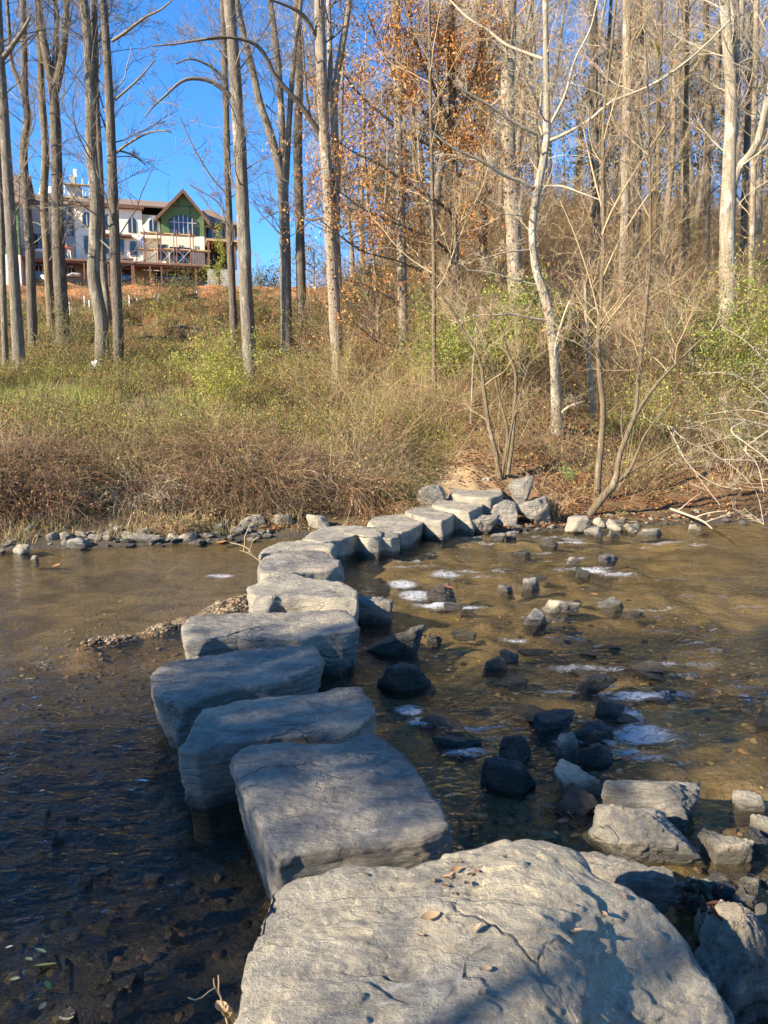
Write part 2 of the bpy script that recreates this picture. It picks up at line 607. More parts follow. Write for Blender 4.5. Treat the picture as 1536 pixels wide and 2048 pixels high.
def water_material():
    m = NT('stream_water')
    p = m.pos()
    w1 = m.noise(m.map(p, (1, 2.2, 1), (0, 0, .25)), 5.5, 3, .55, .6)
    w2 = m.noise(m.map(p, (1, 2.0, 1), (0, 0, -.35)), 17, 3, .6, .5)
    w3 = m.noise(p, 55, 2, .5)
    h = m.math('ADD', m.math('MULTIPLY', w1, 1.0), m.math('MULTIPLY', w2, .34))
    h = m.math('ADD', h, m.math('MULTIPLY', w3, .06))
    at = m.attr('Col')
    sx = m.n('ShaderNodeSeparateColor')
    m.l(at.outputs['Color'], sx.inputs[0])
    foam_a, rough_a = sx.outputs[0], sx.outputs[1]
    bp = m.n('ShaderNodeBump')
    m.l(h, bp.inputs['Height'])
    m.l(m.math('ADD', .24, m.math('MULTIPLY', rough_a, .9)), bp.inputs['Strength'])
    bp.inputs['Distance'].default_value = .06
    nrm = bp.outputs[0]
    fr = m.n('ShaderNodeFresnel')
    bf = m.n('ShaderNodeNewGeometry').outputs['Backfacing']
    m.l(m.math('SUBTRACT', 1.333, m.math('MULTIPLY', bf, 1.333 - 1 / 1.333)), fr.inputs['IOR'])
    m.l(nrm, fr.inputs['Normal'])
    tr = m.n('ShaderNodeBsdfTransparent')
    tr.inputs['Color'].default_value = (.85, .79, .65, 1)
    gl = m.n('ShaderNodeBsdfGlossy')
    gl.inputs['Roughness'].default_value = .03
    m.l(nrm, gl.inputs['Normal'])
    x = m.n('ShaderNodeMixShader')
    m.l(fr.outputs[0], x.inputs[0])
    m.l(tr.outputs[0], x.inputs[1])
    m.l(gl.outputs[0], x.inputs[2])
    # foam: broken up by noise wherever the current tumbles
    fn = m.noise(m.map(p, (1, 2.3, 1), (0, 0, .2)), 8, 7, .68, 1.6)
    fn2 = m.noise(m.map(p, (1, 1.7, 1), (0, 0, .2)), 34, 6, .75)
    rdg = m.math('SUBTRACT', 1.0, m.math('MULTIPLY', m.math('ABSOLUTE', m.math('SUBTRACT', fn, .5)), 7.0), 0.0, True)
    fk = m.math('ADD', m.math('MULTIPLY', foam_a, m.math('ADD', .26, m.math('MULTIPLY', rdg, .85))), m.math('MULTIPLY', m.math('SUBTRACT', fn2, .5), .95))
    fk = m.ramp(fk, [(.34, 0.0), (.86, .95)])
    fk = m.math('MULTIPLY', fk, m.ramp(foam_a, [(.02, 0.0), (.15, 1.0)]))
    df = m.n('ShaderNodeBsdfDiffuse')
    df.inputs['Color'].default_value = (.80, .82, .84, 1)
    m.l(m.bump(m.math('ADD', fn2, m.math('MULTIPLY', rdg, .5)), 1.0, .05), df.inputs['Normal'])
    x2 = m.n('ShaderNodeMixShader')
    m.l(fk, x2.inputs[0])
    m.l(x.outputs[0], x2.inputs[1])
    m.l(df.outputs[0], x2.inputs[2])
    m.l(x2.outputs[0], m.out.inputs[0])
    return m.m


M['water'] = water_material()
# ------------------------------------------------------------------ camera, sky, sun
cam_d = bpy.data.cameras.new('camera')
cam_d.sensor_fit = 'VERTICAL'
cam_d.sensor_height = 24
cam_d.lens = 24 * F_PX / 2048
cam_d.clip_start, cam_d.clip_end = .05, 4000
cam = bpy.data.objects.new('camera', cam_d)
cam.location = (0, 0, HC)
cam.rotation_euler = (math.pi / 2 - PITCH, 0, 0)
COL.objects.link(cam)
SC.camera = cam
SC.view_settings.view_transform = 'Standard'
SC.view_settings.look = 'None'
SC.view_settings.exposure = EXPOSURE
SC.view_settings.gamma = 1
SC.cycles.max_bounces = 6
SC.cycles.diffuse_bounces = 3
SC.cycles.glossy_bounces = 3
SC.cycles.transmission_bounces = 4
SC.cycles.transparent_max_bounces = 10
SC.cycles.sample_clamp_indirect = 6

SUN_H = np.array([-.86, -.51])
SUN_EL = math.radians(27)
to_sun = Vector((SUN_H[0] * math.cos(SUN_EL), SUN_H[1] * math.cos(SUN_EL), math.sin(SUN_EL)))
sl = bpy.data.lights.new('sun', 'SUN')
sl.energy = SUN_E
sl.angle = math.radians(.5)
sl.color = (1, .87, .67)
so = bpy.data.objects.new('sun', sl)
so.rotation_euler = (-to_sun).to_track_quat('-Z', 'Y').to_euler()
so.location = (-30, -20, 40)
COL.objects.link(so)
wd = bpy.data.worlds.new('World')
SC.world = wd
wd.use_nodes = True
wn = wd.node_tree
bg = wn.nodes['Background']
sky = wn.nodes.new('ShaderNodeTexSky')
sky.sky_type = 'NISHITA'
sky.sun_disc = False
sky.sun_elevation = SUN_EL
sky.sun_rotation = math.atan2(SUN_H[0], SUN_H[1])
sky.air_density = 1.0
sky.dust_density = .1
sky.ozone_density = 6.0
sky.altitude = 1200
hs = wn.nodes.new('ShaderNodeHueSaturation')
hs.inputs['Saturation'].default_value = 1.15
wn.links.new(sky.outputs[0], hs.inputs['Color'])
wn.links.new(hs.outputs[0], bg.inputs[0])
bg.inputs[1].default_value = SKY_E


# ------------------------------------------------------------------ ground
def spaced(lo, hi, step, far, growth=1.13):
    mid = list(np.arange(lo, hi + step / 2, step))
    a, s = [], step
    x = lo
    while x > far[0]:
        s *= growth
        x -= s
        a.append(x)
    b, s = [], step
    x = mid[-1]
    while x < far[1]:
        s *= growth
        x += s
        b.append(x)
    return np.array(a[::-1] + mid + b)


gx = spaced(-9, 9, .07, (-1500, 1500), 1.07)
gy = spaced(-1, 20, .07, (-400, 2500), 1.035)
GX, GY = np.meshgrid(gx, gy)
GZ = terrain(GX, GY)
d = bank_d(GX, GY)
dn = np.interp(GX, YN_X, YN_Y) - GY
wR = sstep(-.10, .14, GX / np.maximum(GY, 10))
nA = fbm2(GX, GY, .28, 4, 1.0)
nB = fbm2(GX, GY, 1.1, 4, 5.0)
nC = fbm2(GX, GY, .09, 3, 9.0)


def cmix(a, b, t):
    return a * (1 - t[..., None]) + np.asarray(b, float) * t[..., None]


c = np.zeros(GX.shape + (3,)) + np.array([.115, .092, .05])
c = cmix(c, (.20, .155, .075), sstep(-.1, .5, nA))                                  # straw
c = cmix(c, (.085, .095, .03), sstep(.1, .5, nB) * sstep(16, 8, d) * sstep(3, 6, d) * (1 - wR))  # green of the flood plain
c = cmix(c, (.27, .14, .06), sstep(-.35, .2, nC + .5 * nB) * sstep(16, 34, d) * (1 - wR) * .9)    # orange brown hillside
c = cmix(c, (.50, .23, .09), sstep(40, 50, d) * sstep(74, 67, d) * sstep(-.6, 0, nA + nB * .4) * (1 - wR))  # bare red clay under the house
c = cmix(c, (.22, .125, .062), wR * sstep(.3, 1.5, d) * sstep(90, 40, d) * .9)       # leaf litter
c = cmix(c, (.48, .35, .20), np.exp(-(((GX - 1.4) / 1.3) ** 2 + ((GY - 17.0) / 1.8) ** 2)))        # worn sandy path
c = cmix(c, (.27, .17, .085), np.exp(-(((GX - (5.3 + .06 * (GY - 23))) / .6) ** 2)) * sstep(18, 21, GY) * sstep(27, 24, GY) * .8)
c = cmix(c, (.075, .05, .03), (1 - wR) * sstep(.5, 1.2, d) * sstep(5.0, 3.6, d) * .85)  # soil darkened beneath the brush to paint in its shadow pockets
c = cmix(c, (.10, .085, .065), sstep(.9, .1, d))                                    # dark silt at the edge
bedc = np.zeros_like(c) + np.array([.235, .19, .108])
bedc = cmix(bedc, (.12, .098, .06), sstep(-.05, .4, nB))
bedc = cmix(bedc, (.085, .072, .048), sstep(.05, .4, fbm2(GX * .7, GY, 1.7, 4, 23.0)) * sstep(-.6, .3, GX) * sstep(6.5, 4.5, GX) * .8)
bedc = cmix(bedc, (.055, .053, .048), sstep(.2, -.5, GX) * sstep(7.6, 6.0, GY))  # near-left bed painted darker for the shade over that pool
bedc = cmix(bedc, (.30, .24, .135), sstep(.0, .5, fbm2(GX, GY, .7, 3, 15.0)) * sstep(-.5, .5, GX))
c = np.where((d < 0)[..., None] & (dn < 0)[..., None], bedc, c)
bdist = seg_dist(GX, GY, BAR)
c = cmix(c, (.17, .125, .075), sstep(.42, .25, bdist) * .9)
c = np.where((dn > 0)[..., None], np.array([.16, .12, .075]) * (1 + .5 * nB[..., None]), c)
c = np.clip(c * (1 + .18 * nB[..., None]), .01, .8)
ny, nx = GX.shape
ii = np.arange(nx * ny).reshape(ny, nx)
Q = np.stack([ii[:-1, :-1], ii[:-1, 1:], ii[1:, 1:], ii[1:, :-1]], -1).reshape(-1, 4)
MB().add(np.stack([GX, GY, GZ], -1), Q, None, c.reshape(-1, 3)).build('ground', M['ground'])['kind'] = 'structure'

# ------------------------------------------------------------------ water
wx = spaced(-4.0, 5.5, .03, (-70, 70), 1.09)
wy = np.concatenate([np.arange(-8, 1.6, .3), np.arange(1.6, 8, .026), np.arange(8, 16, .05), np.arange(16, 32, .4)])
WX, WY = np.meshgrid(wx, wy)
FOAM = [  # photo x, y, half width, half height, strength
    (805, 1168, 30, 12, 1), (835, 1190, 40, 14, 1), (870, 1210, 45, 9, 1), (930, 1215, 60, 6, .8), (890, 1150, 45, 7, .7), (960, 1152, 40, 6, .6), (850, 1133, 60, 5, .6),
    (818, 1420, 28, 14, 1), (838, 1445, 24, 16, .9), (930, 1505, 42, 14, 1), (1010, 1375, 30, 5, .5), (1125, 1383, 45, 9, .9), (1205, 1372, 30, 9, .8), (1275, 1392, 60, 12, 1),
    (1340, 1385, 55, 8, .7), (1262, 1430, 24, 24, .9), (1290, 1468, 56, 24, 1.1), (1250, 1505, 40, 14, .9), (1300, 1520, 50, 10, .7), (1300, 1480, 80, 8, .7),
    (1180, 1140, 42, 7, .9), (1235, 1150, 45, 5, .7), (1320, 1158, 130, 3.5, .6), (1420, 1160, 90, 3, .4), (1140, 1085, 46, 4, .8), (1030, 1280, 36, 7, .7), (1115, 1282, 40, 7, .6), (1125, 1235, 26, 5, .5),
    (985, 1335, 50, 6, .6), (1075, 1330, 30, 5, .6), (440, 1152, 34, 6, .8), (360, 1163, 60, 4, .4), (960, 1165, 60, 4, .3), (1060, 1170, 60, 4, .4), (1150, 1290, 30, 5, .4),
    (1345, 1545, 14, 4, .6), (1390, 1580, 9, 3, .6), (1422, 1590, 9, 3, .6), (1450, 1595, 9, 4, .6), (1480, 1560, 14, 3, .4), (930, 1270, 40, 4, .4), (870, 1385, 30, 5, .5), (1020, 1545, 12, 6, .4),
    (720, 1425, 20, 6, .5), (790, 1395, 22, 5, .5), (1440, 1430, 20, 3, .4), (1490, 1500, 20, 3, .3), (60, 1325, 60, 4, .25), (130, 1270, 40, 3, .3), (1080, 1200, 50, 4, .4), (1270, 1200, 40, 4, .35)]
foam = np.zeros(WX.shape)
ev = np.stack([WX, WY, np.zeros_like(WX)], -1) - EYE
tt = ev @ FWD
PXW = CX + F_PX * (ev @ RGT) / np.maximum(tt, .05)
dpx = None
for (fx, fy, a, b, s) in FOAM:
    s = s * 1.25 if s > .65 else s * .85
    p = at_z(fx, fy, 0)
    sx_ = a / F_PX * np.hypot(p[1], HC)
    sy_ = .72 * abs(at_z(fx, fy - b, 0)[1] - p[1])
    foam = np.maximum(foam, s * np.exp(-(((WX - p[0]) / sx_) ** 2 + ((WY - p[1]) / sy_) ** 2)))
dW = bank_d(WX, WY)
rap = sstep(-.6, .5, WX) * sstep(6.5, 3.0, WX - .25 * WY) * sstep(2.6, 3.6, WY) * sstep(0, -.6, dW)
rap = np.clip(rap * (.55 + .9 * fbm2(WX, WY, .8, 3, 2.0)), 0, 1)
n = fbm2(WX, WY, 2.6, 3, 4.4)
strk = fbm(np.stack([WX.ravel() * 1.5 + .5 * WY.ravel(), WY.ravel() * 5.0, np.full(WX.size, 3.3)], 1), 4).reshape(WX.shape)
foam = np.maximum(foam, rap * .62 * sstep(.22, .58, strk))
nearl = sstep(.3, -.4, WX) * sstep(8.4, 6.0, WY)
amp = .004 + .024 * rap + .016 * foam + .016 * nearl
wz = amp * (fbm(np.stack([WX.ravel() * 2.8 + .6 * WY.ravel(), WY.ravel() * 4.8, np.zeros(WX.size)], 1), 3).reshape(WX.shape)
            + .35 * fbm2(WX, WY, 14, 2, 8.8))
wz += rap * .0075 * fbm(np.stack([WX.ravel() * 7 + 2 * WY.ravel(), WY.ravel() * 12, np.full(WX.size, 6.1)], 1), 3).reshape(WX.shape)
for (fx, fy, k, a, dec) in ((300, 1455, 34, .006, .55), (365, 1600, 40, .005, .45), (480, 1700, 44, .004, .4), (30, 1330, 26, .006, 1.3)):
    p = at_z(fx, fy, 0)
    r_ = np.hypot(WX - p[0], (WY - p[1]) * 1.0) * (1 + .10 * fbm2(WX, WY, 1.3, 2, fx))
    wz += a * np.sin(r_ * k) * np.exp(-r_ / dec)
ny, nx = WX.shape
ii = np.arange(nx * ny).reshape(ny, nx)
Q = np.stack([ii[:-1, :-1], ii[:-1, 1:], ii[1:, 1:], ii[1:, :-1]], -1).reshape(-1, 4)
wc = np.stack([foam, np.clip(rap * .7 + foam + nearl * .32, 0, 1), np.zeros_like(foam)], -1).reshape(-1, 3)
MB().add(np.stack([WX, WY, wz], -1), Q, None, wc).build('water', M['water'])['kind'] = 'structure'


# ------------------------------------------------------------------ rocks
def vnormals(V, Q, T=None):
    N = np.zeros_like(V)
    for F in (Q, T):
        if F is None or not len(F):
            continue
        a, b_, c_ = V[F[:, 0]], V[F[:, 1]], V[F[:, -1]]
        fn = np.cross(b_ - a, c_ - a)
        for j in range(F.shape[1]):
            np.add.at(N, F[:, j], fn)
    return unit(N)


def stepping_slab(name, label, outline, zb=-.25, inner=(), mat='rock_slate', taper=.10, amp=.02, n=150, nr=24, nsd=20, seed=0, group=None, edge=.014, shift=(0, 0), strata=.03, cuts=5, cutd=.45, ledge=.004):
    """outline: (photo x, photo y, height) round the top; sides go down to zb"""
    p3 = np.array([at_z(a, b_, z) for a, b_, z in outline])
    ctrl = np.vstack([p3] + [at_z(a, b_, z)[None] for a, b_, z in inner])
    cl = np.vstack([p3, p3[:1]])
    # resample with slightly cut corners
    q = []
    for a, b_ in zip(cl[:-1], cl[1:]):
        q += [a * .92 + b_ * .08, a * .08 + b_ * .92]
    q = np.array(q + [q[0]])
    s = np.r_[0, np.cumsum(np.linalg.norm(np.diff(q[:, :2], axis=0), axis=1))]
    e = np.linspace(0, s[-1], n, endpoint=False)
    per = np.stack([np.interp(e, s, q[:, j]) for j in range(3)], 1)
    cen = per.mean(0)

    def tps(a, b_):
        r2 = ((a[:, None, :] - b_[None, :, :]) ** 2).sum(2) + 1e-9
        return r2 * np.log(r2)
    cm_, nc = ctrl[:, :2], len(ctrl)
    A_ = np.zeros((nc + 3, nc + 3))
    A_[:nc, :nc] = tps(cm_, cm_) + np.eye(nc) * .02
    A_[:nc, nc] = A_[nc, :nc] = 1
    A_[:nc, nc + 1:] = cm_
    A_[nc + 1:, :nc] = cm_.T
    so_ = np.linalg.solve(A_, np.r_[ctrl[:, 2], 0, 0, 0])

    def hz(xy):
        return tps(xy, cm_) @ so_[:nc] + so_[nc] + xy @ so_[nc + 1:]

    V = []
    rr = np.linspace(.04, 1, nr) ** .8
    for r in rr:
        xy = cen[:2] + (per[:, :2] - cen[:2]) * r
        z = hz(xy) - edge * max(0, (r - .90) / .10) ** 2
        V.append(np.column_stack([xy, z]))
    ztop = V[-1][:, 2]
    dirs = unit(per[:, :2] - cen[:2])
    for j in range(1, nsd + 1):
        t = j / nsd
        out = .004 * math.sin(min(1, t * 2.2) * math.pi * .5) - taper * t ** 1.3
        xy = per[:, :2] + dirs * out + np.array(shift) * t
        V.append(np.column_stack([xy, ztop * (1 - t) + zb * t]))
    V = np.array(V)
    k = len(V)
    idx = np.arange(k * n).reshape(k, n)
    A, Bq = idx[:-1], idx[1:]
    Qf = np.stack([A, Bq, np.roll(Bq, -1, 1), np.roll(A, -1, 1)], -1).reshape(-1, 4)
    V = V.reshape(-1, 3)
    V = np.vstack([V, [[cen[0], cen[1], hz(cen[None, :2])[0]]], [[cen[0], cen[1], zb]]])
    c0, c1 = k * n, k * n + 1
    l = idx[-1]
    Tf = np.vstack([np.stack([np.full(n, c0), idx[0], np.roll(idx[0], -1)], 1), np.stack([np.full(n, c1), np.roll(l, -1), l], 1)])
    g_ = np.random.default_rng(seed * 7 + 3)
    size_ = min(np.ptp(per[:, 0]), np.ptp(per[:, 1]))
    for _c in range(cuts):
        th_ = g_.uniform(0, TAU)
        se = g_.uniform(-.05, .85)
        ce = math.sqrt(1 - se * se)
        nn_ = np.array([math.cos(th_) * ce, math.sin(th_) * ce, se])
        pr = V @ nn_
        V = V - nn_[None] * np.maximum(0, pr - (pr.max() - g_.uniform(.03, .12) * size_ * cutd))[:, None] * .92
    N = vnormals(V, Qf, Tf)
    sc = max(np.ptp(per[:, 0]), np.ptp(per[:, 1]))
    o = seed * 11.3
    side = 1 - np.abs(N[:, 2])
    dsp = amp * (1.3 * fbm(V * (2.2 / max(sc, .6)) + o, 3) + .9 * fbm(V * 7 + o, 4))
    st = fbm(np.column_stack([V[:, :2] * 1.6, V[:, 2] * 42]) + o, 4)
    dsp += .24 * strata * side * st + .35 * amp * (1 - side) * np.round(2.2 * fbm(V * np.array([3, 5, 2]) + o, 3)) * .5
    tt_ = 2.6 * fbm(V * np.array([1.6, 3.4, 4.0]) + o + 5, 4)
    fr_ = tt_ - np.floor(tt_)
    dsp += ledge * (np.floor(tt_) + sstep(.78, .98, fr_))
    V = V + N * dsp[:, None]
    o_ = np.array([cen[0], cen[1], 0])
    ob = MB().add(V, Qf, Tf).build(name, M[mat], None, o_)
    return tag(ob, label, 'stepping stone' if name == 'stepping_stone' else 'rock', group)


def icosphere(sub):
    t = (1 + 5 ** .5) / 2
    V = [(-1, t, 0), (1, t, 0), (-1, -t, 0), (1, -t, 0), (0, -1, t), (0, 1, t), (0, -1, -t), (0, 1, -t), (t, 0, -1), (t, 0, 1), (-t, 0, -1), (-t, 0, 1)]
    Fc = [(0, 11, 5), (0, 5, 1), (0, 1, 7), (0, 7, 10), (0, 10, 11), (1, 5, 9), (5, 11, 4), (11, 10, 2), (10, 7, 6), (7, 1, 8), (3, 9, 4), (3, 4, 2), (3, 2, 6), (3, 6, 8), (3, 8, 9), (4, 9, 5), (2, 4, 11), (6, 2, 10), (8, 6, 7), (9, 8, 1)]
    V = [np.array(v) / np.linalg.norm(v) for v in V]
    for _ in range(sub):
        mid, nf = {}, []

        def mp(a, b_):
            k = (min(a, b_), max(a, b_))
            if k not in mid:
                v = V[a] + V[b_]
                V.append(v / np.linalg.norm(v))
                mid[k] = len(V) - 1
            return mid[k]
        for a, b_, c_ in Fc:
            x, y, z = mp(a, b_), mp(b_, c_), mp(c_, a)
            nf += [(a, x, z), (b_, y, x), (c_, z, y), (x, y, z)]
        Fc = nf
    return np.array(V), np.array(Fc)


ICO = {k: icosphere(k) for k in (2, 3, 4, 5)}


def rock_shape(seed, sub=4, npl=13, sharp=22, flat=1.0, top=None):
    """unit boulder from random cleavage planes, top at z=1 base at z=0"""
    g = np.random.default_rng(seed)
    Dv, Fc = ICO[sub]
    nr_ = unit(g.normal(size=(npl, 3)))
    ds = g.uniform(.62, 1.0, npl)
    nr_ = np.vstack([nr_, [[g.normal(0, .15), g.normal(0, .15), 1], [0, 0, -1]], top if top is not None else np.zeros((0, 3))])
    nr_ = unit(nr_)
    ds = np.r_[ds, .62, .7, [.6] * (len(nr_) - npl - 2)]
    q = np.maximum(Dv @ nr_.T / ds, 0)
    r = (q ** sharp).sum(1) ** (-1 / sharp)
    V = Dv * r[:, None]
    V = V * (1 + .10 * fbm(V * 1.7 + seed * 3.1, 3) + .045 * fbm(V * 6 + seed, 3) + .02 * fbm(V * np.array([5, 5, 22]) + seed, 2))[:, None]
    lo, hi = V.min(0), V.max(0)
    V = (V - (lo + hi) / 2) / (hi - lo) * 1.0
    V[:, 2] += .5
    return V, Fc


def boulder(name, label, box, zb=0.0, seed=0, mat='rock_shore', depth=.75, yaw=0.0, sink=.12, sub=4, group=None, npl=13, sharp=22, cat='rock', lean=(0, 0), cap=.72):
    """box: x0, y0, x1, y1 in the photo; the front foot stands at (mid x, y1) at height zb"""
    x0, y0, x1, y1 = box
    p = at_z((x0 + x1) / 2, y1, zb) if zb is not None else on_ground((x0 + x1) / 2, y1)
    zb_ = p[2]
    w_ = (x1 - x0) / F_PX * np.linalg.norm((p - EYE) @ FWD)
    dp = w_ * depth
    yc = p[1] + dp * .42
    zt = at_y((x0 + x1) / 2, y0, yc + dp * .15)[2]
    xc = at_y((x0 + x1) / 2, y1, yc)[0]
    h = max(min(zt - zb_, w_ * (1.5 if lean[0] == .12 else cap)), .03)
    V, Fc = rock_shape(seed, sub, npl, sharp)
    V = V * np.array([w_, dp, h + sink])
    if lean != (0, 0):
        V[:, 0] += V[:, 2] * lean[0]
        V[:, 1] += V[:, 2] * lean[1]
    V[:, 2] -= sink
    c_, s_ = math.cos(yaw), math.sin(yaw)
    V = np.column_stack([V[:, 0] * c_ - V[:, 1] * s_, V[:, 0] * s_ + V[:, 1] * c_, V[:, 2]])
    ob = MB().add(V, None, Fc).build(name, M[mat], None, (0, 0, 0))
    ob.location = (xc, yc, zb_)
    return tag(ob, label, cat, group)


SG = 'stepping stones crossing the stream'


def Z(pts, z):
    return [(a, b_, z) if len(t) == 0 else (a, b_, t[0]) for a, b_, *t in pts]


stepping_slab('stepping_stone', 'nearest and largest sunlit slab, littered with dry leaves, at the bottom of the picture',
    Z([(455, 2060, .47), (478, 1985, .47), (498, 1905, .48), (518, 1835, .49), (540, 1778, .50), (585, 1752, .50), (640, 1738), (700, 1722), (760, 1718), (820, 1729), (880, 1715), (940, 1706), (1000, 1690), (1050, 1681), (1100, 1684),
       (1140, 1700), (1168, 1728), (1175, 1752, .52), (1215, 1770, .50), (1262, 1786, .48), (1312, 1815, .46), (1352, 1840, .44), (1400, 1880, .40), (1440, 1922, .36), (1462, 1965, .32), (1452, 2015, .29), (1425, 2065, .27), (1380, 2180, .26), (1150, 2420, .36), (800, 2520, .46), (430, 2400, .46), (425, 2200, .46)], .54),
    inner=[(800, 1800, .54), (700, 1900, .51), (900, 1850, .565), (1060, 1740, .585), (1000, 1830, .575), (850, 1900, .50), (1100, 1850, .545), (1140, 1930, .52), (1060, 2000, .52), (900, 2000, .50), (700, 2020, .485), (1230, 1880, .47), (1300, 1920, .41), (1250, 2000, .35), (1160, 2020, .43), (1350, 1980, .33)],
    mat='rock_near', n=420, nr=110, nsd=40, amp=.009, taper=.12, seed=1, cuts=4, cutd=.35, ledge=.011, group=SG, edge=.014, strata=.022)
stepping_slab('stepping_stone', 'broad grey block behind the nearest slab, lit tan along its front edge',
    Z([(463, 1503), (480, 1492), (560, 1487), (650, 1489), (700, 1481), (740, 1466), (765, 1467), (800, 1481), (828, 1500), (847, 1530), (875, 1560), (890, 1600), (905, 1640), (900, 1664), (860, 1672), (800, 1680), (720, 1688), (640, 1696), (592, 1704), (553, 1717), (530, 1680), (505, 1620), (480, 1560)], .40),
    n=300, nr=56, nsd=56, amp=.010, taper=.16, seed=2, cuts=6, cutd=.4, group=SG, mat='rock_slate', edge=.014, strata=.028)
stepping_slab('stepping_stone', 'long blue-grey shaded block, third from the camera, with a dark rough left end',
    Z([(358, 1494), (368, 1460), (380, 1435), (400, 1413), (440, 1402), (520, 1391), (600, 1384), (660, 1377), (700, 1372), (720, 1373), (737, 1390), (752, 1415), (758, 1442), (720, 1455), (650, 1465), (560, 1471), (500, 1479), (440, 1489), (395, 1501)], .36),
    n=280, nr=46, nsd=52, amp=.010, taper=.10, seed=3, group=SG, edge=.014, strata=.04)
stepping_slab('stepping_stone', 'rounded-end grey block, fourth from the camera, pointing left into the rippled pool',
    Z([(300, 1352), (310, 1335), (330, 1322), (380, 1316), (450, 1303), (520, 1288), (580, 1293), (643, 1290), (645, 1315), (640, 1342), (590, 1358), (540, 1364), (480, 1372), (430, 1386), (390, 1402), (350, 1408), (318, 1390)], .33),
    n=260, nr=40, nsd=50, amp=.011, taper=.12, seed=4, group=SG, edge=.014, strata=.04)
stepping_slab('stepping_stone', 'wide slate-blue block with a pale forked crack, beside the gravel bar',
    Z([(362, 1246), (372, 1233), (400, 1229), (450, 1226), (520, 1224), (600, 1222), (692, 1217), (712, 1235), (718, 1256), (690, 1264), (640, 1267), (600, 1276), (540, 1277), (480, 1274), (430, 1277), (395, 1287), (372, 1280)], .35),
    n=260, nr=36, nsd=50, amp=.010, taper=.07, seed=5, group=SG, edge=.014)
stepping_slab('stepping_stone', 'white-streaked grey slab with a bright tan left end, just past the wide slate block',
    Z([(493, 1170), (512, 1165), (546, 1147), (590, 1147), (630, 1157), (690, 1166), (718, 1182), (714, 1200), (690, 1202), (650, 1196), (600, 1190), (560, 1190), (520, 1197), (500, 1195)], .33),
    inner=[(600, 1170, .34), (560, 1180, .31), (650, 1185, .31)], n=180, nr=26, nsd=24, amp=.009, taper=.05, seed=6, edge=.014, group=SG, mat='rock_tan')
stepping_slab('stepping_stone', 'two-layered grey slab with slanting ledges, between tan blocks in mid-stream',
    Z([(515, 1130), (530, 1114), (560, 1104), (610, 1100), (645, 1102), (662, 1114), (687, 1120), (689, 1134), (650, 1139), (600, 1143), (555, 1149), (522, 1147)], .31),
    inner=[(570, 1112, .36), (620, 1108, .36), (600, 1130, .29)], n=170, nr=24, nsd=22, amp=.009, taper=.05, seed=7, edge=.014, group=SG)
stepping_slab('stepping_stone', 'rounded sunlit tan slab behind the two-layered grey slab',
    Z([(518, 1108), (530, 1094), (560, 1084), (600, 1079), (660, 1081), (673, 1088), (671, 1099), (625, 1098), (580, 1101), (540, 1105)], .30),
    n=160, nr=22, nsd=22, amp=.009, taper=.04, seed=8, edge=.014, group=SG, mat='rock_tan')
stepping_slab('stepping_stone', 'large pale block with a dark triangular cleft, leaning towards the rapids',
    Z([(600, 1079), (625, 1061), (660, 1052), (705, 1049), (748, 1053), (766, 1064), (763, 1073), (735, 1074), (715, 1068), (690, 1078), (640, 1084)], .32),
    n=170, nr=24, nsd=24, amp=.009, taper=.05, seed=9, edge=.014, group=SG, mat='rock_tan')
stepping_slab('stepping_stone', 'short dark-sided block tucked behind the block with the triangular cleft',
    Z([(735, 1062), (745, 1053), (775, 1052), (796, 1060), (800, 1072), (785, 1076), (755, 1075)], .28),
    n=130, nr=18, nsd=20, amp=.009, taper=.05, seed=10, edge=.014, group=SG, mat='rock_slate')
stepping_slab('stepping_stone', 'long tan-topped block with a black right face, nearing the far bank',
    Z([(732, 1046), (748, 1033), (790, 1027), (838, 1029), (858, 1036), (842, 1048), (822, 1060), (800, 1064), (760, 1059)], .29),
    n=150, nr=20, nsd=22, amp=.009, taper=.06, seed=12, edge=.014, group=SG, mat='rock_tan')
stepping_slab('stepping_stone', 'tall cracked block with a whitish chipped corner, close to the far bank',
    Z([(808, 1023), (830, 1012), (870, 1008), (915, 1009), (922, 1016), (906, 1031), (888, 1041), (850, 1037)], .36),
    n=150, nr=20, nsd=22, amp=.009, taper=.06, seed=13, edge=.014, group=SG, mat='rock_tan')
stepping_slab('stepping_stone', 'smooth tan slab below the flat top slab at the far landing',
    Z([(858, 1008), (885, 994), (920, 990), (955, 992), (974, 1001), (962, 1015), (948, 1023), (900, 1019)], .43), zb=-.1,
    n=150, nr=20, nsd=20, amp=.009, taper=.05, seed=14, edge=.014, group=SG, mat='rock_tan')
stepping_slab('stepping_stone', 'flat pale slab highest up the far landing, in front of the sandy path',
    Z([(897, 986), (903, 973), (930, 969), (965, 970), (1003, 977), (1006, 988), (985, 995), (940, 994)], .56), zb=.1,
    n=140, nr=18, nsd=18, amp=.009, taper=.03, seed=15, edge=.014, group=SG, mat='rock_tan')

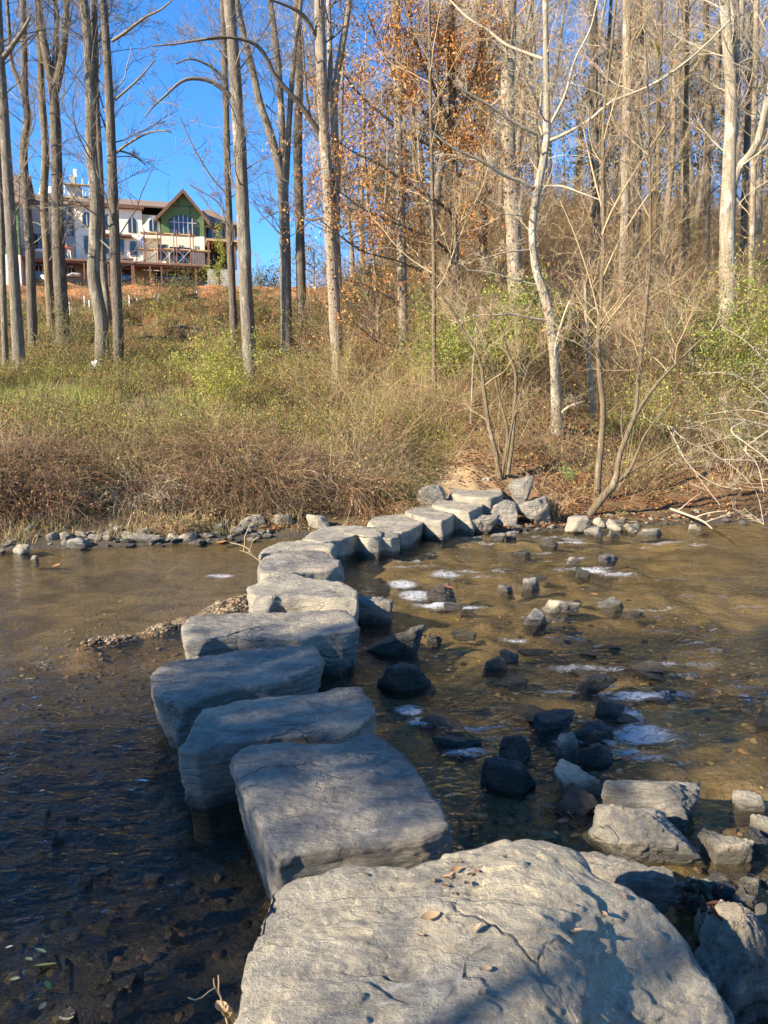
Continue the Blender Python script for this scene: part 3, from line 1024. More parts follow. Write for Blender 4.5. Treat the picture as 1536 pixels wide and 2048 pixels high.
# loose boulders, each with its own description
BL = [  # name, label, box, zb, seed, mat, depth, yaw, kwargs
    ('boulder', 'wedge slab lying tilted on leaves left of the flat landing slab', (832, 968, 893, 1005), .40, 101, 'rock_tan', .6, .2, {}),
    ('boulder', 'upright pointed grey stone standing at the far landing', (1014, 950, 1058, 1012), .30, 102, 'rock_slate', .7, .1, dict(lean=(.12, 0))),
    ('boulder', 'rounded grey boulder leaning on the upright pointed stone', (1024, 990, 1102, 1040), .15, 103, 'rock_slate', .8, -.2, {}),
    ('boulder', 'angular grey boulder between the landing slabs and the rounded boulder', (974, 1000, 1042, 1048), .1, 104, 'rock_slate', .8, .3, {}),
    ('boulder', 'small blue-grey faceted boulder at the waterline below the landing', (936, 1027, 1000, 1067), .02, 105, 'rock_slate', .8, .0, {}),
    ('boulder', 'round-backed slate boulder wedged right of the white-streaked slab', (698, 1192, 788, 1252), 0, 106, 'rock_slate', .8, .3, dict(npl=9)),
    ('boulder', 'dark finned slab sloping right into the rapids beside the stepping stones', (712, 1243, 852, 1308), 0, 107, 'rock_dark', .55, -.3, {}),
    ('boulder', 'flat dark blue block half sunk right of the fourth stepping stone', (750, 1306, 880, 1382), 0, 108, 'rock_dark', .7, .1, dict(npl=8)),
    ('boulder', 'dark grey boulder with flat top behind the purple-brown rock', (988, 1466, 1072, 1532), 0, 109, 'rock_dark', .8, .2, {}),
    ('boulder', 'purple-brown faceted boulder beside the white chute of water', (958, 1503, 1072, 1582), 0, 110, 'rock_dark', .75, -.3, {}),
    ('boulder', 'upright small grey boulder behind the olive pointed one', (1108, 1464, 1162, 1520), 0, 111, 'rock_slate', .8, .1, dict(cap=.9)),
    ('boulder', 'olive pointed boulder in front of the small upright grey one', (1102, 1503, 1194, 1592), 0, 112, 'rock_tan', 1.0, .5, dict(lean=(-.2, 0), cap=.55, npl=6)),
    ('boulder', 'low wet brown boulder in front of the olive pointed one', (1082, 1568, 1192, 1628), 0, 113, 'rock_dark', .8, 0, dict(npl=9)),
    ('boulder', 'black boulder standing just left of the foam plume', (1158, 1478, 1232, 1530), 0, 114, 'rock_dark', .8, .4, {}),
    ('boulder', 'broad dark boulder at the head of the rapids ledge', (1062, 1417, 1162, 1466), 0, 115, 'rock_dark', .7, .2, {}),
    ('boulder', 'squat black boulder between the broad ledge rock and foam', (1142, 1445, 1228, 1488), 0, 116, 'rock_dark', .7, -.1, {}),
    ('boulder', 'flat wet rock with water sheeting over its right edge', (1180, 1392, 1254, 1428), 0, 117, 'rock_dark', .8, 0, {}),
    ('boulder', 'dark rock with an upright shark-fin corner in the rapids', (1132, 1346, 1202, 1380), 0, 118, 'rock_dark', .6, 0, dict(lean=(.5, 0), npl=7)),
    ('boulder', 'big flat pale boulder at the right, topmost of the sunlit pair', (1194, 1546, 1408, 1660), 0, 119, 'rock_tan', .62, -.18, dict(sub=5, npl=12)),
    ('boulder', 'big olive-tan boulder with shaded front, lower of the sunlit pair', (1168, 1604, 1416, 1738), 0, 120, 'rock_tan', .55, -.25, dict(sub=5, npl=11)),
    ('boulder', 'pale wedge boulder with a black shaded side right of the sunlit pair', (1396, 1618, 1500, 1728), 0, 721, 'rock_tan', .9, -.3, dict(sub=5, cap=.42, npl=7)),
    ('boulder', 'sloping grey boulder behind the right shoulder of the nearest slab', (1128, 1690, 1358, 1838), .05, 122, 'rock_slate', .6, -.45, dict(sub=5, npl=9)),
    ('boulder', 'smooth light grey slab in the bottom right corner', (1350, 1822, 1640, 2080), .0, 123, 'rock_slate', .75, -.35, dict(sub=5, npl=9)),
    ('boulder', 'upright greenish-grey stone above the corner slab', (1446, 1772, 1520, 1870), .08, 124, 'rock_slate', .8, .1, {}),
    ('boulder', 'grey stone cut by the right edge above the corner slab', (1512, 1800, 1580, 1890), .08, 125, 'rock_slate', .8, .4, {}),
    ('boulder', 'low flat grey stone near the dark leaf clump', (1402, 1748, 1488, 1802), .02, 126, 'rock_slate', .8, .0, {}),
    ('boulder', 'small round stone beside the dark leaf clump', (1385, 1812, 1440, 1850), .08, 127, 'rock_shore', .8, .2, {}),
    ('boulder', 'pinkish small stone among bubbles at the right', (1464, 1582, 1524, 1622), 0, 128, 'rock_shore', .8, 0, {}),
    ('boulder', 'striped tan stone at the right edge of the shallow water', (1488, 1628, 1560, 1668), 0, 129, 'rock_shore', .8, 0, {}),
    ('boulder', 'low brown stone in front of the striped tan stone', (1480, 1660, 1545, 1698), 0, 130, 'rock_dark', .8, 0, {}),
    ('boulder', 'dark mossy lump cut by the right edge in the pool', (1506, 1384, 1600, 1462), 0, 131, 'rock_dark', .8, .2, {}),
    ('boulder', 'pale flat block with dark front in the middle of the rapids', (1084, 1197, 1160, 1226), 0, 132, 'rock_tan', .6, .05, dict(npl=8)),
    ('boulder', 'pale flat stone right of the block in the rapids', (1192, 1194, 1248, 1215), 0, 133, 'rock_tan', .6, 0, {}),
    ('boulder', 'dark and tan two-toned stone below the pale rapids block', (1038, 1218, 1098, 1252), 0, 134, 'rock_slate', .7, .3, {}),
    ('boulder', 'long dark leaf-covered rock right of the white chute', (850, 1166, 912, 1202), 0, 135, 'rock_dark', .6, .1, {}),
    ('boulder', 'left of two small black stones in mid rapids', (960, 1310, 1012, 1338), 0, 136, 'rock_dark', .8, 0, {}),
    ('boulder', 'right of two small black stones in mid rapids', (1000, 1298, 1040, 1322), 0, 137, 'rock_dark', .8, .3, {}),
    ('boulder', 'tiny black stone alone right of the finned slab', (854, 1265, 884, 1284), 0, 138, 'rock_dark', .8, 0, {}),
    ('boulder', 'thin tilted pale stone among foam left of the pale rapids block', (1040, 1155, 1086, 1178), 0, 139, 'rock_tan', .5, .2, {}),
    ('boulder', 'small tan stone in the upper rapids near fallen leaves', (994, 1168, 1032, 1184), 0, 140, 'rock_tan', .7, 0, {}),
    ('boulder', 'flat grey stone in the upper rapids below the far bank', (1196, 1108, 1240, 1124), 0, 141, 'rock_slate', .6, 0, {}),
    ('boulder', 'tilted grey stone left of the flat upper rapids stone', (1128, 1112, 1156, 1130), 0, 142, 'rock_slate', .7, 0, {}),
    ('boulder', 'dark knob of rock with foam trailing to its right', (1150, 1134, 1178, 1154), 0, 143, 'rock_dark', .8, 0, {}),
    ('boulder', 'thin brown slab awash near the far landing', (1022, 1100, 1062, 1112), 0, 144, 'rock_dark', .6, 0, {}),
    ('boulder', 'dark crusted rock at the far waterline beside leaves', (1080, 1076, 1114, 1094), 0, 145, 'rock_dark', .8, 0, {}),
    ('boulder', 'dark long ledge above the small white chute', (862, 1470, 990, 1494), 0, 146, 'rock_dark', .5, -.05, {}),
    ('boulder', 'pale angular boulder under the brush, left of a rounded one', (466, 1028, 532, 1069), .02, 150, 'rock_shore', .7, .1, {}),
    ('boulder', 'rounded tan boulder under the brush near the first far block', (534, 1026, 602, 1062), .05, 151, 'rock_shore', .7, .2, dict(npl=9)),
    ('boulder', 'half-buried flat stone behind the far tan slab', (612, 1028, 664, 1058), .08, 152, 'rock_shore', .7, 0, {}),
    ('boulder', 'small blue-white pointed stone on the left shore', (264, 1042, 296, 1062), .1, 153, 'rock_slate', .7, 0, {}),
    ('boulder', 'broad flat cream stone at the left waterline', (258, 1066, 326, 1089), 0, 154, 'rock_tan', .6, 0, dict(npl=8)),
    ('boulder', 'second cream stone behind the broad flat one', (230, 1058, 292, 1078), .05, 155, 'rock_tan', .6, .2, {}),
    ('boulder', 'low cream stone left of the broad flat one', (134, 1074, 184, 1096), 0, 156, 'rock_tan', .6, 0, {}),
    ('boulder', 'pale block right of the broad flat cream stone', (328, 1066, 360, 1082), .02, 157, 'rock_shore', .7, 0, {}),
    ('boulder', 'pale squarish stone right of the pale block', (358, 1064, 394, 1082), .02, 158, 'rock_shore', .7, 0, {}),
    ('boulder', 'grey pile stone at the far left waterline', (24, 1086, 62, 1108), 0, 159, 'rock_shore', .8, 0, {}),
    ('boulder', 'white stone high on the brushy left shore', (94, 1008, 112, 1032), None, 160, 'rock_shore', .8, 0, {}),
    ('boulder', 'grey stone high on the brushy left shore', (60, 1018, 86, 1044), None, 161, 'rock_shore', .8, 0, {}),
    ('boulder', 'round pebble-like stone alone in the left pool', (62, 1110, 80, 1120), 0, 162, 'rock_shore', .8, 0, {}),
    ('boulder', 'broad grey mossy stone on leaves right of the rounded boulder', (1128, 1022, 1178, 1054), .12, 163, 'rock_shore', .8, 0, {}),
    ('boulder', 'flat dark grey stone tilted below the leaning sapling', (1168, 1050, 1206, 1070), .03, 164, 'rock_slate', .7, 0, {}),
    ('boulder', 'greenish rounded stone in the pile right of the sapling', (1246, 1026, 1278, 1056), .1, 165, 'rock_shore', .8, 0, {}),
    ('boulder', 'grey stone left of the greenish rounded stone', (1214, 1026, 1244, 1052), .1, 166, 'rock_shore', .8, 0, {}),
    ('boulder', 'long flat pale stone at the right waterline', (1262, 1056, 1324, 1070), 0, 167, 'rock_tan', .5, 0, dict(npl=8)),
    ('boulder', 'short flat tan stone left of the long flat one', (1212, 1060, 1242, 1074), 0, 168, 'rock_tan', .6, 0, {}),
    ('boulder', 'small white stone standing at the water right of the pile', (1390, 1042, 1406, 1060), 0, 169, 'rock_tan', .8, 0, {}),
    ('boulder', 'grey stone just left of the small white one', (1376, 1036, 1394, 1056), .03, 170, 'rock_shore', .8, 0, {}),
    ('boulder', 'pale stone near the drooping white branches', (1474, 1030, 1492, 1048), 0, 171, 'rock_tan', .8, 0, {}),
    ('boulder', 'grey stone beside the trunk of the leaning sapling', (1186, 1022, 1210, 1044), .12, 172, 'rock_shore', .8, 0, {}),
    ('boulder', 'small grey block on leaves below the rounded boulder', (1010, 1060, 1034, 1076), .02, 173, 'rock_slate', .8, 0, {}),
    ('boulder', 'flat grey rock at the waterline below the faceted boulder', (980, 1064, 1012, 1080), 0, 174, 'rock_slate', .8, 0, {}),
    ('boulder', 'pale flat stone on the path behind the flat landing slab', (962, 954, 980, 964), None, 175, 'rock_tan', .8, 0, {}),
    ('boulder', 'dark pointed stone poking from the shaded left shallows', (150, 1726, 186, 1768), 0, 176, 'rock_dark', .8, .5, {}),
    ('boulder', 'small dark stone in the shaded left shallows, farthest out', (82, 1616, 104, 1632), 0, 177, 'rock_dark', .8, .5, {}),
    ('boulder', 'red-brown stone awash in the shaded left shallows', (102, 1668, 128, 1682), 0, 178, 'rock_dark', .8, .5, {}),
    ('boulder', 'rounded dark stone in the bottom left corner', (112, 1990, 156, 2040), 0, 179, 'rock_dark', .9, .5, {}),
    ('boulder', 'dark stone beside the green leaves at the lower left', (118, 1912, 148, 1940), 0, 180, 'rock_dark', .8, .5, {}),
    ('boulder', 'flat dark stone alone in the lower left shallows', (208, 1942, 232, 1966), 0, 181, 'rock_dark', .8, .5, {}),
]
for nm, lb, bx, zb, sd, mt, dp, yw, kw in BL:
    k = dict(kw)
    big = (bx[2] - bx[0]) > 60
    if 162 < sd < 173:
        k.setdefault('cap', .42)
    if 175 < sd < 185:
        k['cap'] = .4
    boulder(nm, lb, bx, zb, sd, mt, dp, yw, sub=k.pop('sub', 4 if big else 3), **k)

# small shoreline stones: a few shapes, many copies
SHAPES = []
for i in range(8):
    V, Fc = rock_shape(300 + i, 3)
    SHAPES.append(np_mesh('shore_stone', V - np.array([0, 0, .3]), None, Fc))
    SHAPES[-1].materials.append(M[('rock_slate', 'rock_shore', 'rock_tan')[i % 3]])
    SHAPES_D = None


def small_stone(x, y, z, w_, fl, label, group, name='shore_stone', mesh=None):
    o = bpy.data.objects.new(name, mesh or SHAPES[random.randrange(8)])
    COL.objects.link(o)
    o.location = (x, y, z)
    o.scale = (w_, w_ * random.uniform(.6, 1), w_ * fl)
    o.rotation_euler = (random.uniform(-.2, .2), random.uniform(-.2, .2), random.uniform(0, 6.3))
    return tag(o, label, 'stone', group)


for i in range(150):
    x = random.uniform(-7.6, -2.0)
    y = np.interp(x, YB_X, YB_Y) + random.triangular(-.15, 1.2, .1)
    small_stone(x, y, max(float(terrain(x, y)), -.02), random.choice((.08, .1, .13, .16, .2, .28)), random.uniform(.35, .65), 'small grey stone lying among others along the left far shore', 'small stones along the left far shore')
for i in range(85):
    x = random.uniform(1.7, 7.6)
    y = np.interp(x, YB_X, YB_Y) + random.triangular(-.2, 1.3, .12)
    small_stone(x, y, max(float(terrain(x, y)), -.02), random.choice((.06, .08, .1, .13, .16, .2)), random.uniform(.3, .55), 'small grey stone among dead leaves along the right far shore', 'small stones along the right far shore')
BK = [m_.copy() for m_ in SHAPES[3:7]]
for m_ in BK:
    m_.materials.clear()
    m_.materials.append(M['rock_brown'])
DK = [m_.copy() for m_ in SHAPES[:5]]
for m_ in DK:
    m_.materials.clear()
    m_.materials.append(M['rock_dark'])
for i in range(30):
    px, py = random.uniform(760, 1330), random.triangular(1090, 1560, 1240)
    p = at_z(px, py, 0)
    if p[0] < .15 * 1 and p[1] < 8:
        continue
    small_stone(p[0], p[1], -.01, random.choice((.07, .09, .12, .16)), random.uniform(.2, .36), 'small dark wet stone breaking the surface of the rapids', 'small dark stones in the rapids', 'wet_stone', DK[random.randrange(5)])
for i in range(16):
    px, py = random.uniform(800, 1330), random.triangular(1100, 1520, 1330)
    p = at_z(px, py, 0)
    small_stone(p[0], p[1], -.012, random.uniform(.16, .36), random.uniform(.12, .18), 'flat ledge stone barely awash in the rapids', 'flat ledge stones awash in the rapids', 'ledge_stone', BK[random.randrange(4)])
for i in range(26):
    p = at_z(random.uniform(5, 330), random.uniform(1600, 2040), -.02)
    small_stone(p[0], p[1], -.04, random.choice((.05, .07, .1)), random.uniform(.5, .8), 'small dark stone lying in the shaded left shallows', 'small dark stones in the left shallows', 'wet_stone', DK[random.randrange(5)])
for i in range(22):
    p = at_z(random.uniform(1360, 1536), random.uniform(1740, 1860), .05)
    small_stone(p[0], p[1], .03, random.choice((.05, .08, .11)), random.uniform(.5, .8), 'small stone in the rubble beside the corner slab', 'small stones beside the corner slab', 'shore_stone')

# gravel: the bar by the stepping stones, and pebbles on the bed
gV, gF = ICO[2][0], ICO[2][1]


def pebbles(name, P, size, cols):
    b_ = MB()
    sel, Fs = icosphere(1)
    n_ = len(P)
    sc_ = size[:, None, None] * rng.uniform(.5, 1.0, (n_, 1, 3)) * np.array([1, 1, .55])
    V = sel[None] * sc_ * (1 + rng.normal(0, .10, (n_, len(sel), 1))) + P[:, None, :]
    Tt = (Fs[None] + (np.arange(n_) * len(sel))[:, None, None]).reshape(-1, 3)
    b_.add(V.reshape(-1, 3), None, Tt, rep(cols, len(sel)))
    o = b_.build(name, M['stem'], None, (0, 0, 0), False)
    o['kind'] = 'stuff'
    return o


t_ = rng.uniform(0, 1, 7000) ** .75
bar = catmull(BAR, 60)
bp_ = bar[np.clip((t_ * 59).astype(int), 0, 58)] + np.column_stack([rng.normal(0, 1, 7000) * (.10 + .22 * t_), rng.normal(0, 1, 7000) * (.08 + .20 * t_), np.zeros(7000)])
bp_[:, 2] = terrain(bp_[:, 0], bp_[:, 1]) + .004
bp_ = bp_[bp_[:, 2] > -.03]
pebbles('gravel_bar', bp_, rng.uniform(.008, .028, len(bp_)), palette([(.24, .175, .095), (.14, .105, .065), (.08, .065, .045), (.30, .24, .15), (.16, .10, .055), (.06, .05, .04)], len(bp_), .2))
bx_ = np.where(rng.uniform(0, 1, 9000) < .7, rng.uniform(-3.4, -.2, 9000), rng.uniform(-.2, 4.5, 9000))
by_ = 1.6 + rng.beta(1, 2.4, 9000) * 9
bz_ = terrain(bx_, by_)
k_ = (bz_ < -.02)
P_ = np.column_stack([bx_, by_, bz_])[k_]
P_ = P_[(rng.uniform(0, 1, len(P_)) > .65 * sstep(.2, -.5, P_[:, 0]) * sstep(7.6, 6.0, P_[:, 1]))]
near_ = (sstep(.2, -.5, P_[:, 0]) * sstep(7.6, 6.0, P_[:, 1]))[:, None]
pebbles('bed_pebbles', P_, rng.uniform(.008, .045, len(P_)) * (1 - .4 * sstep(4, 9, P_[:, 1])), palette([(.16, .13, .085), (.24, .18, .11), (.10, .085, .065), (.30, .23, .13)], len(P_), .25) * (1 - .80 * near_))  # near-left pebbles darkened with the bed, the same painted shade
# ------------------------------------------------------------------ trees
TWIG = {'grey': [(.19, .155, .12), (.13, .105, .08), (.25, .205, .155)], 'tan': [(.37, .27, .155), (.26, .185, .105), (.43, .325, .19)], 'far': [(.37, .285, .175), (.28, .215, .135), (.42, .33, .205)],
        'dark': [(.10, .08, .06), (.14, .11, .085)], 'white': [(.42, .35, .25), (.32, .26, .17)]}


def branching(b, P, R, n1, L1, n2, n3, zmin, cols, up=.55, tmin=.15, r1=.30, k1=8, wob=.16, l2=.42, l3=.34, minr=.0045, bt=.008):
    """boughs, branches and twigs out of the curves P,R; returns twig curves"""
    p, tg, r, _ = spawn(P, R, n1 * 3, tmin, 1.0)
    keep = np.where(p[:, 2] > zmin)[0][:n1]
    if not len(keep):
        return None
    p, tg, r = p[keep], tg[keep], r[keep]
    n = len(p)
    out = randdir(n)
    out[:, 2] = 0
    dirn = unit(unit(out) + np.array([0, 0, up]) * rng.uniform(.5, 1.5, (n, 1)) + tg * .25)
    L = L1 * rng.uniform(.45, 1.1, n)
    A = grow(p, dirn, L, k1, wob, .05)
    Ra = np.maximum(np.minimum(r * r1 * 1.6, bt * L + .003)[:, None] * np.linspace(1, .25, k1)[None], minr)
    V, Q = tubes(A, Ra, 5)
    b.add(V, Q, None, rep(palette(cols, n, .15), k1 * 5))
    last = A
    if n2:
        p, tg, r, ln = spawn(A, Ra, n * n2, .2, 1)
        m = len(p)
        dirn = unit(tg * .7 + randdir(m) * .75 + np.array([0, 0, .12]))
        Bc = grow(p, dirn, ln * l2 * rng.uniform(.5, 1.2, m), 6, wob, .05)
        Rb = np.maximum((r * .6)[:, None] * np.linspace(1, .35, 6)[None], minr)
        V, Q = tubes(Bc, Rb, 3)
        b.add(V, Q, None, rep(palette(cols, m, .18), 18))
        last = Bc
        if n3:
            p, tg, r, ln = spawn(Bc, Rb, m * n3, .15, 1)
            m = len(p)
            dirn = unit(tg * .8 + randdir(m) * .7 + np.array([0, 0, .1]))
            Cc = grow(p, dirn, np.maximum(ln * l3 * 1.3 * rng.uniform(.5, 1.3, m), .12), 4, wob * .8, .04)
            Rc = np.maximum((r * .6)[:, None] * np.linspace(1, .5, 4)[None], minr * .8)
            V, Q = tubes(Cc, Rc, 3)
            b.add(V, Q, None, rep(palette(cols, m, .2), 12))
            last = Cc
    return last


def px_curve(pts, Y, n, dy=0.0):
    """photo polyline (x, y, width px) -> world curve + radii, drifting dy metres in depth along its length"""
    m = len(pts)
    rows = []
    for i, (a, b_, w_) in enumerate(pts):
        y_ = Y + dy * i / max(m - 1, 1)
        q = at_y(a, b_, y_)
        rows.append([*q, w_ / F_PX * np.linalg.norm(q - EYE) * .5])
    c_ = catmull(rows, n)
    return c_[:, :3], np.maximum(c_[:, 3], .004)


def tree(label, bark, pts, Y=None, forks=(), limbs=(), n1=16, L1=3.2, n2=7, n3=8, zmin=6.0, tw='grey', top=24.0, cat='tree', name='bare_tree', group=None, leafing=None, k=40, flare=1.35, up=.55):
    if Y is None:
        g = on_ground(pts[0][0], pts[0][1])
        Y = float(g[1])
    P, R = px_curve(pts, Y, k)
    x0 = P[0, 0] + (P[0, 0] - P[3, 0]) * .3
    gz = float(terrain(x0, Y)) - .12
    if P[0, 2] > gz + .02:
        add = np.array([[x0, Y, gz]])
        nmid = 6
        seg = add + (P[0] - add) * (np.linspace(0, 1, nmid, endpoint=False)[:, None])
        P = np.vstack([seg, P])
        R = np.r_[np.full(nmid, R[0]), R]
    hgt = P[:, 2] - P[0, 2]
    R = R * (1 + (flare - 1) * np.exp(-hgt / .25))
    R = R * (1 + .05 * gnoise(np.column_stack([hgt * 1.7, np.full(len(hgt), Y * 3.1), np.zeros(len(hgt))])))
    curves = [(P, R)]
    dtop = unit(P[-1] - P[-6])
    if top and P[-1, 2] < top and pts[-1][1] <= 12:
        ne = 14
        e = grow(P[-1:], dtop[None], (top - P[-1, 2]) / max(dtop[2], .3), ne, .05, .03)[0]
        P2 = np.vstack([P, e[1:]])
        R2 = np.r_[R, R[-1] * np.linspace(.95, .18, ne - 1)]
        curves[0] = (P2, R2)
    for fk in forks:
        dy = fk[0]
        Pf, Rf = px_curve(fk[1:], Y, 22, dy)
        if fk[-1][1] <= 12 and top and Pf[-1, 2] < top:
            d_ = unit(Pf[-1] - Pf[-5])
            e = grow(Pf[-1:], d_[None], (top * .93 - Pf[-1, 2]) / max(d_[2], .4), 10, .05, .03)[0]
            Pf = np.vstack([Pf, e[1:]])
            Rf = np.r_[Rf, Rf[-1] * np.linspace(.95, .2, 9)]
        curves.append((Pf, Rf))
    base = np.array([x0, Y, gz + .12])
    n1 = int(n1 * (1.6 if top else 1.0))
    root = empty(name, base, label, cat, group)
    tb = MB()
    for i, (p_, r_) in enumerate(curves):
        V, Q = tubes(p_[None], r_[None], 12 if r_[0] > .1 else 8)
        a_ = np.repeat(1, len(V))
        V = V + unit(V - np.repeat(p_, len(V) // len(p_), 0)) * (.06 * np.repeat(r_, len(V) // len(r_)) * gnoise(V * np.array([5, 5, 1.6])))[:, None]
        tb.add(V, Q)
    tb.build('trunk', M[bark], root, base)
    cb = MB()
    cols = TWIG[tw]
    tips = []
    if n1:
        for i, (p_, r_) in enumerate(curves):
            q = branching(cb, p_[None], r_[None], n1 if i == 0 else max(4, n1 // 2), L1, n2, n3, zmin, cols, up, bt=.008 if top else .0045, minr=.0045 if top else .003)
            if q is not None:
                tips.append(q[:, -1])
    for lm in limbs:
        Pl, Rl = px_curve(lm[1:], Y, 18, lm[0])
        V, Q = tubes(Pl[None], Rl[None], 6)
        cb.add(V, Q, None, np.array(cols[0]))
        ln = np.linalg.norm(np.diff(Pl, axis=0), axis=1).sum()
        q = branching(cb, Pl[None], Rl[None], int(5 + 2.2 * ln), ln * .30, 4, 4, -5, cols, .35, .2, .45, 6, bt=.008 if top else .0045, minr=.0045 if top else .003)
        if q is not None:
            tips.append(q[:, -1])
    if cb.n:
        cb.build('crown', M['stem'], root, base)
    if leafing:
        nl, sz, cl = leafing
        tp = np.concatenate(tips)
        tp = tp[rng.choice(len(tp), nl)] + rng.normal(0, .05, (nl, 3))
        lb = MB()
        V, T, C = leaves(tp, rng.uniform(.7, 1.2, nl) * sz, palette(cl, nl, .2), down=.5)
        lb.add(V, None, T, C)
        lb.build('leaves', M['leaf'], root, base)
    return root, Y


def thin(pts, w):
    return [(a, b_, w) for a, b_ in pts]


def tp(pts, w0, w1):
    n = len(pts)
    return [(a, b_, w0 + (w1 - w0) * i / (n - 1)) for i, (a, b_) in enumerate(pts)]


# left group of tall grey trunks in front of the house
tree('thinnest grey trunk, cut by the left edge of the picture', 'bark_grey', tp([(12, 742), (8, 640), (5, 540), (2, 430), (-6, 200), (-12, 0)], 11, 8), n1=8, zmin=9)
tree('grey trunk leaning left, second from the left edge', 'bark_grey', tp([(40, 752), (34, 650), (27, 540), (17, 380), (7, 220), (0, 120), (-6, 0)], 21, 13), n1=12, zmin=9,
     limbs=[(-.5, (4, 118, 9), (20, 98, 8), (45, 62, 6), (60, 35, 4))])
tree('slim dark trunk in front of the shaded grey gable, forking left high up', 'bark_dark', tp([(67, 697), (63, 600), (60, 500), (53, 400), (47, 300), (56, 240), (50, 190), (48, 100), (46, 0)], 17, 9), n1=16, zmin=9,
     forks=[(.4, (46, 190, 8), (38, 165, 8), (22, 120, 7), (18, 60, 6), (14, 0, 5))])
tree('slim light brown trunk between two darker ones before the house', 'bark_young', tp([(104, 672), (100, 600), (94, 500), (88, 400), (91, 300), (84, 200), (80, 100), (75, 0)], 16, 9), n1=14, zmin=9)
tree('dark stout trunk with ivy at its foot, forking in two above the roof', 'bark_dark', tp([(128, 690), (124, 620), (118, 520), (115, 420), (113, 320), (110, 230), (106, 180), (92, 110), (82, 50), (76, 0)], 25, 10), n1=16, zmin=9,
     forks=[(-.5, (109, 185, 14), (118, 150, 13), (128, 90, 11), (131, 40, 10), (134, 0, 9)), (.4, (108, 180, 11), (111, 120, 10), (114, 50, 8), (110, 0, 7))])
tree('pale grey trunk with an S-bend near the house deck', 'bark_grey', tp([(205, 742), (204, 690), (203, 640), (193, 590), (187, 545), (190, 480), (192, 400), (182, 300), (181, 220), (178, 110), (172, 40), (166, 0)], 27, 14), n1=18, zmin=9,
     forks=[(.5, (186, 210, 11), (190, 150, 11), (190, 70, 10), (186, 0, 8))])
tree('slender grey trunk directly behind the S-bent one', 'bark_grey', tp([(216, 655), (213, 600), (206, 540), (203, 440), (199, 330), (192, 200), (190, 100), (189, 0)], 14, 10), n1=8, zmin=10)
tree('dark straight trunk right of the S-bent one, leaning left', 'bark_dark', tp([(238, 746), (236, 650), (231, 540), (228, 430), (224, 330), (221, 240), (215, 130), (211, 60), (206, 0)], 21, 11), n1=24, zmin=7, L1=4.2,
     limbs=[(-1.0, (224, 82, 5), (250, 65, 5), (290, 35, 4), (320, 20, 3), (345, 0, 2)), (-.5, (232, 305, 4), (260, 285, 4), (300, 265, 3), (340, 262, 2)), (.5, (234, 300, 4), (265, 310, 3), (292, 330, 2)), (0, (230, 200, 4), (275, 160, 3), (310, 120, 2))])
tree('slim dark trunk close to the left of the big grey trunk', 'bark_dark', tp([(470, 700), (466, 620), (461, 500), (456, 380), (453, 250), (449, 120), (446, 0)], 15, 10), n1=14, zmin=9,
     limbs=[(-1.0, (452, 170, 5), (436, 145, 5), (412, 128, 4), (380, 118, 3), (352, 128, 2)), (-1, (450, 385, 3), (420, 350, 3), (385, 290, 2), (360, 235, 2)), (-.5, (452, 430, 3), (430, 400, 2), (380, 370, 2))])
tree('big smooth grey trunk right of the house, with long arching limbs', 'bark_grey', tp([(503, 775), (498, 690), (492, 580), (487, 460), (482, 340), (475, 220), (466, 100), (458, 0)], 28, 19), n1=16, zmin=9,
     limbs=[(-1.2, (470, 200, 8), (448, 180, 8), (420, 162, 7), (385, 157, 6), (360, 165, 5), (330, 192, 4), (305, 215, 3), (290, 235, 2)), (-.6, (468, 75, 6), (440, 76, 5), (400, 80, 4), (350, 88, 3), (305, 92, 2))])
tree('grey trunk splitting into three tall stems before open sky', 'bark_grey', tp([(574, 700), (572, 600), (570, 480), (567, 400), (563, 360), (552, 310), (538, 260), (522, 215), (505, 140), (490, 80), (474, 0)], 23, 9), n1=14, zmin=9,
     forks=[(.3, (568, 400, 17), (569, 350, 15), (566, 290, 13), (562, 220, 12), (556, 130, 12), (548, 60, 11), (540, 0, 9)), (-.4, (569, 395, 12), (573, 340, 12), (577, 260, 11), (584, 160, 9), (592, 80, 8), (600, 20, 7), (602, 0, 7))])
tree('dark straight trunk just right of the three-stemmed one', 'bark_dark', tp([(605, 668), (602, 560), (599, 440), (596, 330), (596, 250), (598, 190), (597, 100), (594, 0)], 19, 13), n1=10, zmin=9)
# middle
tree('tall cream trunk with leaves round its foot and a long dark limb to the left', 'bark_pale', tp([(680, 800), (675, 720), (668, 600), (661, 480), (655, 360), (648, 260), (643, 150), (640, 60), (638, 0)], 25, 17), n1=12, zmin=8, tw='dark',
     forks=[(.4, (668, 560, 12), (672, 460, 14), (673, 330, 14), (668, 220, 13), (676, 140, 12), (690, 60, 11), (699, 0, 9)), (.8, (660, 200, 9), (660, 120, 9), (657, 0, 7))],
     limbs=[(-1.5, (640, 268, 9), (622, 240, 9), (600, 208, 8), (572, 178, 8), (548, 148, 7), (530, 110, 7), (510, 88, 6), (480, 78, 5), (440, 74, 4), (405, 80, 3)), (-.8, (640, 95, 7), (620, 50, 7), (600, 25, 6), (565, 8, 4), (540, 0, 3)), (.6, (645, 290, 5), (620, 230, 5), (610, 150, 4), (604, 60, 3)),
            (1.2, (664, 430, 4), (620, 440, 3), (575, 420, 2), (520, 440, 1.5))], leafing=None)
tree('cream straight trunk among the orange leaves', 'bark_pale', tp([(808, 722), (806, 620), (803, 500), (800, 400), (797, 280), (795, 140), (791, 0)], 20, 13), n1=14, zmin=7, tw='tan')
tree('slim tan trunk behind and right of the cream straight trunk', 'bark_young', tp([(848, 668), (843, 560), (838, 440), (831, 350), (826, 240), (822, 100), (820, 0)], 11, 6), Y=33, n1=10, zmin=8, tw='tan')
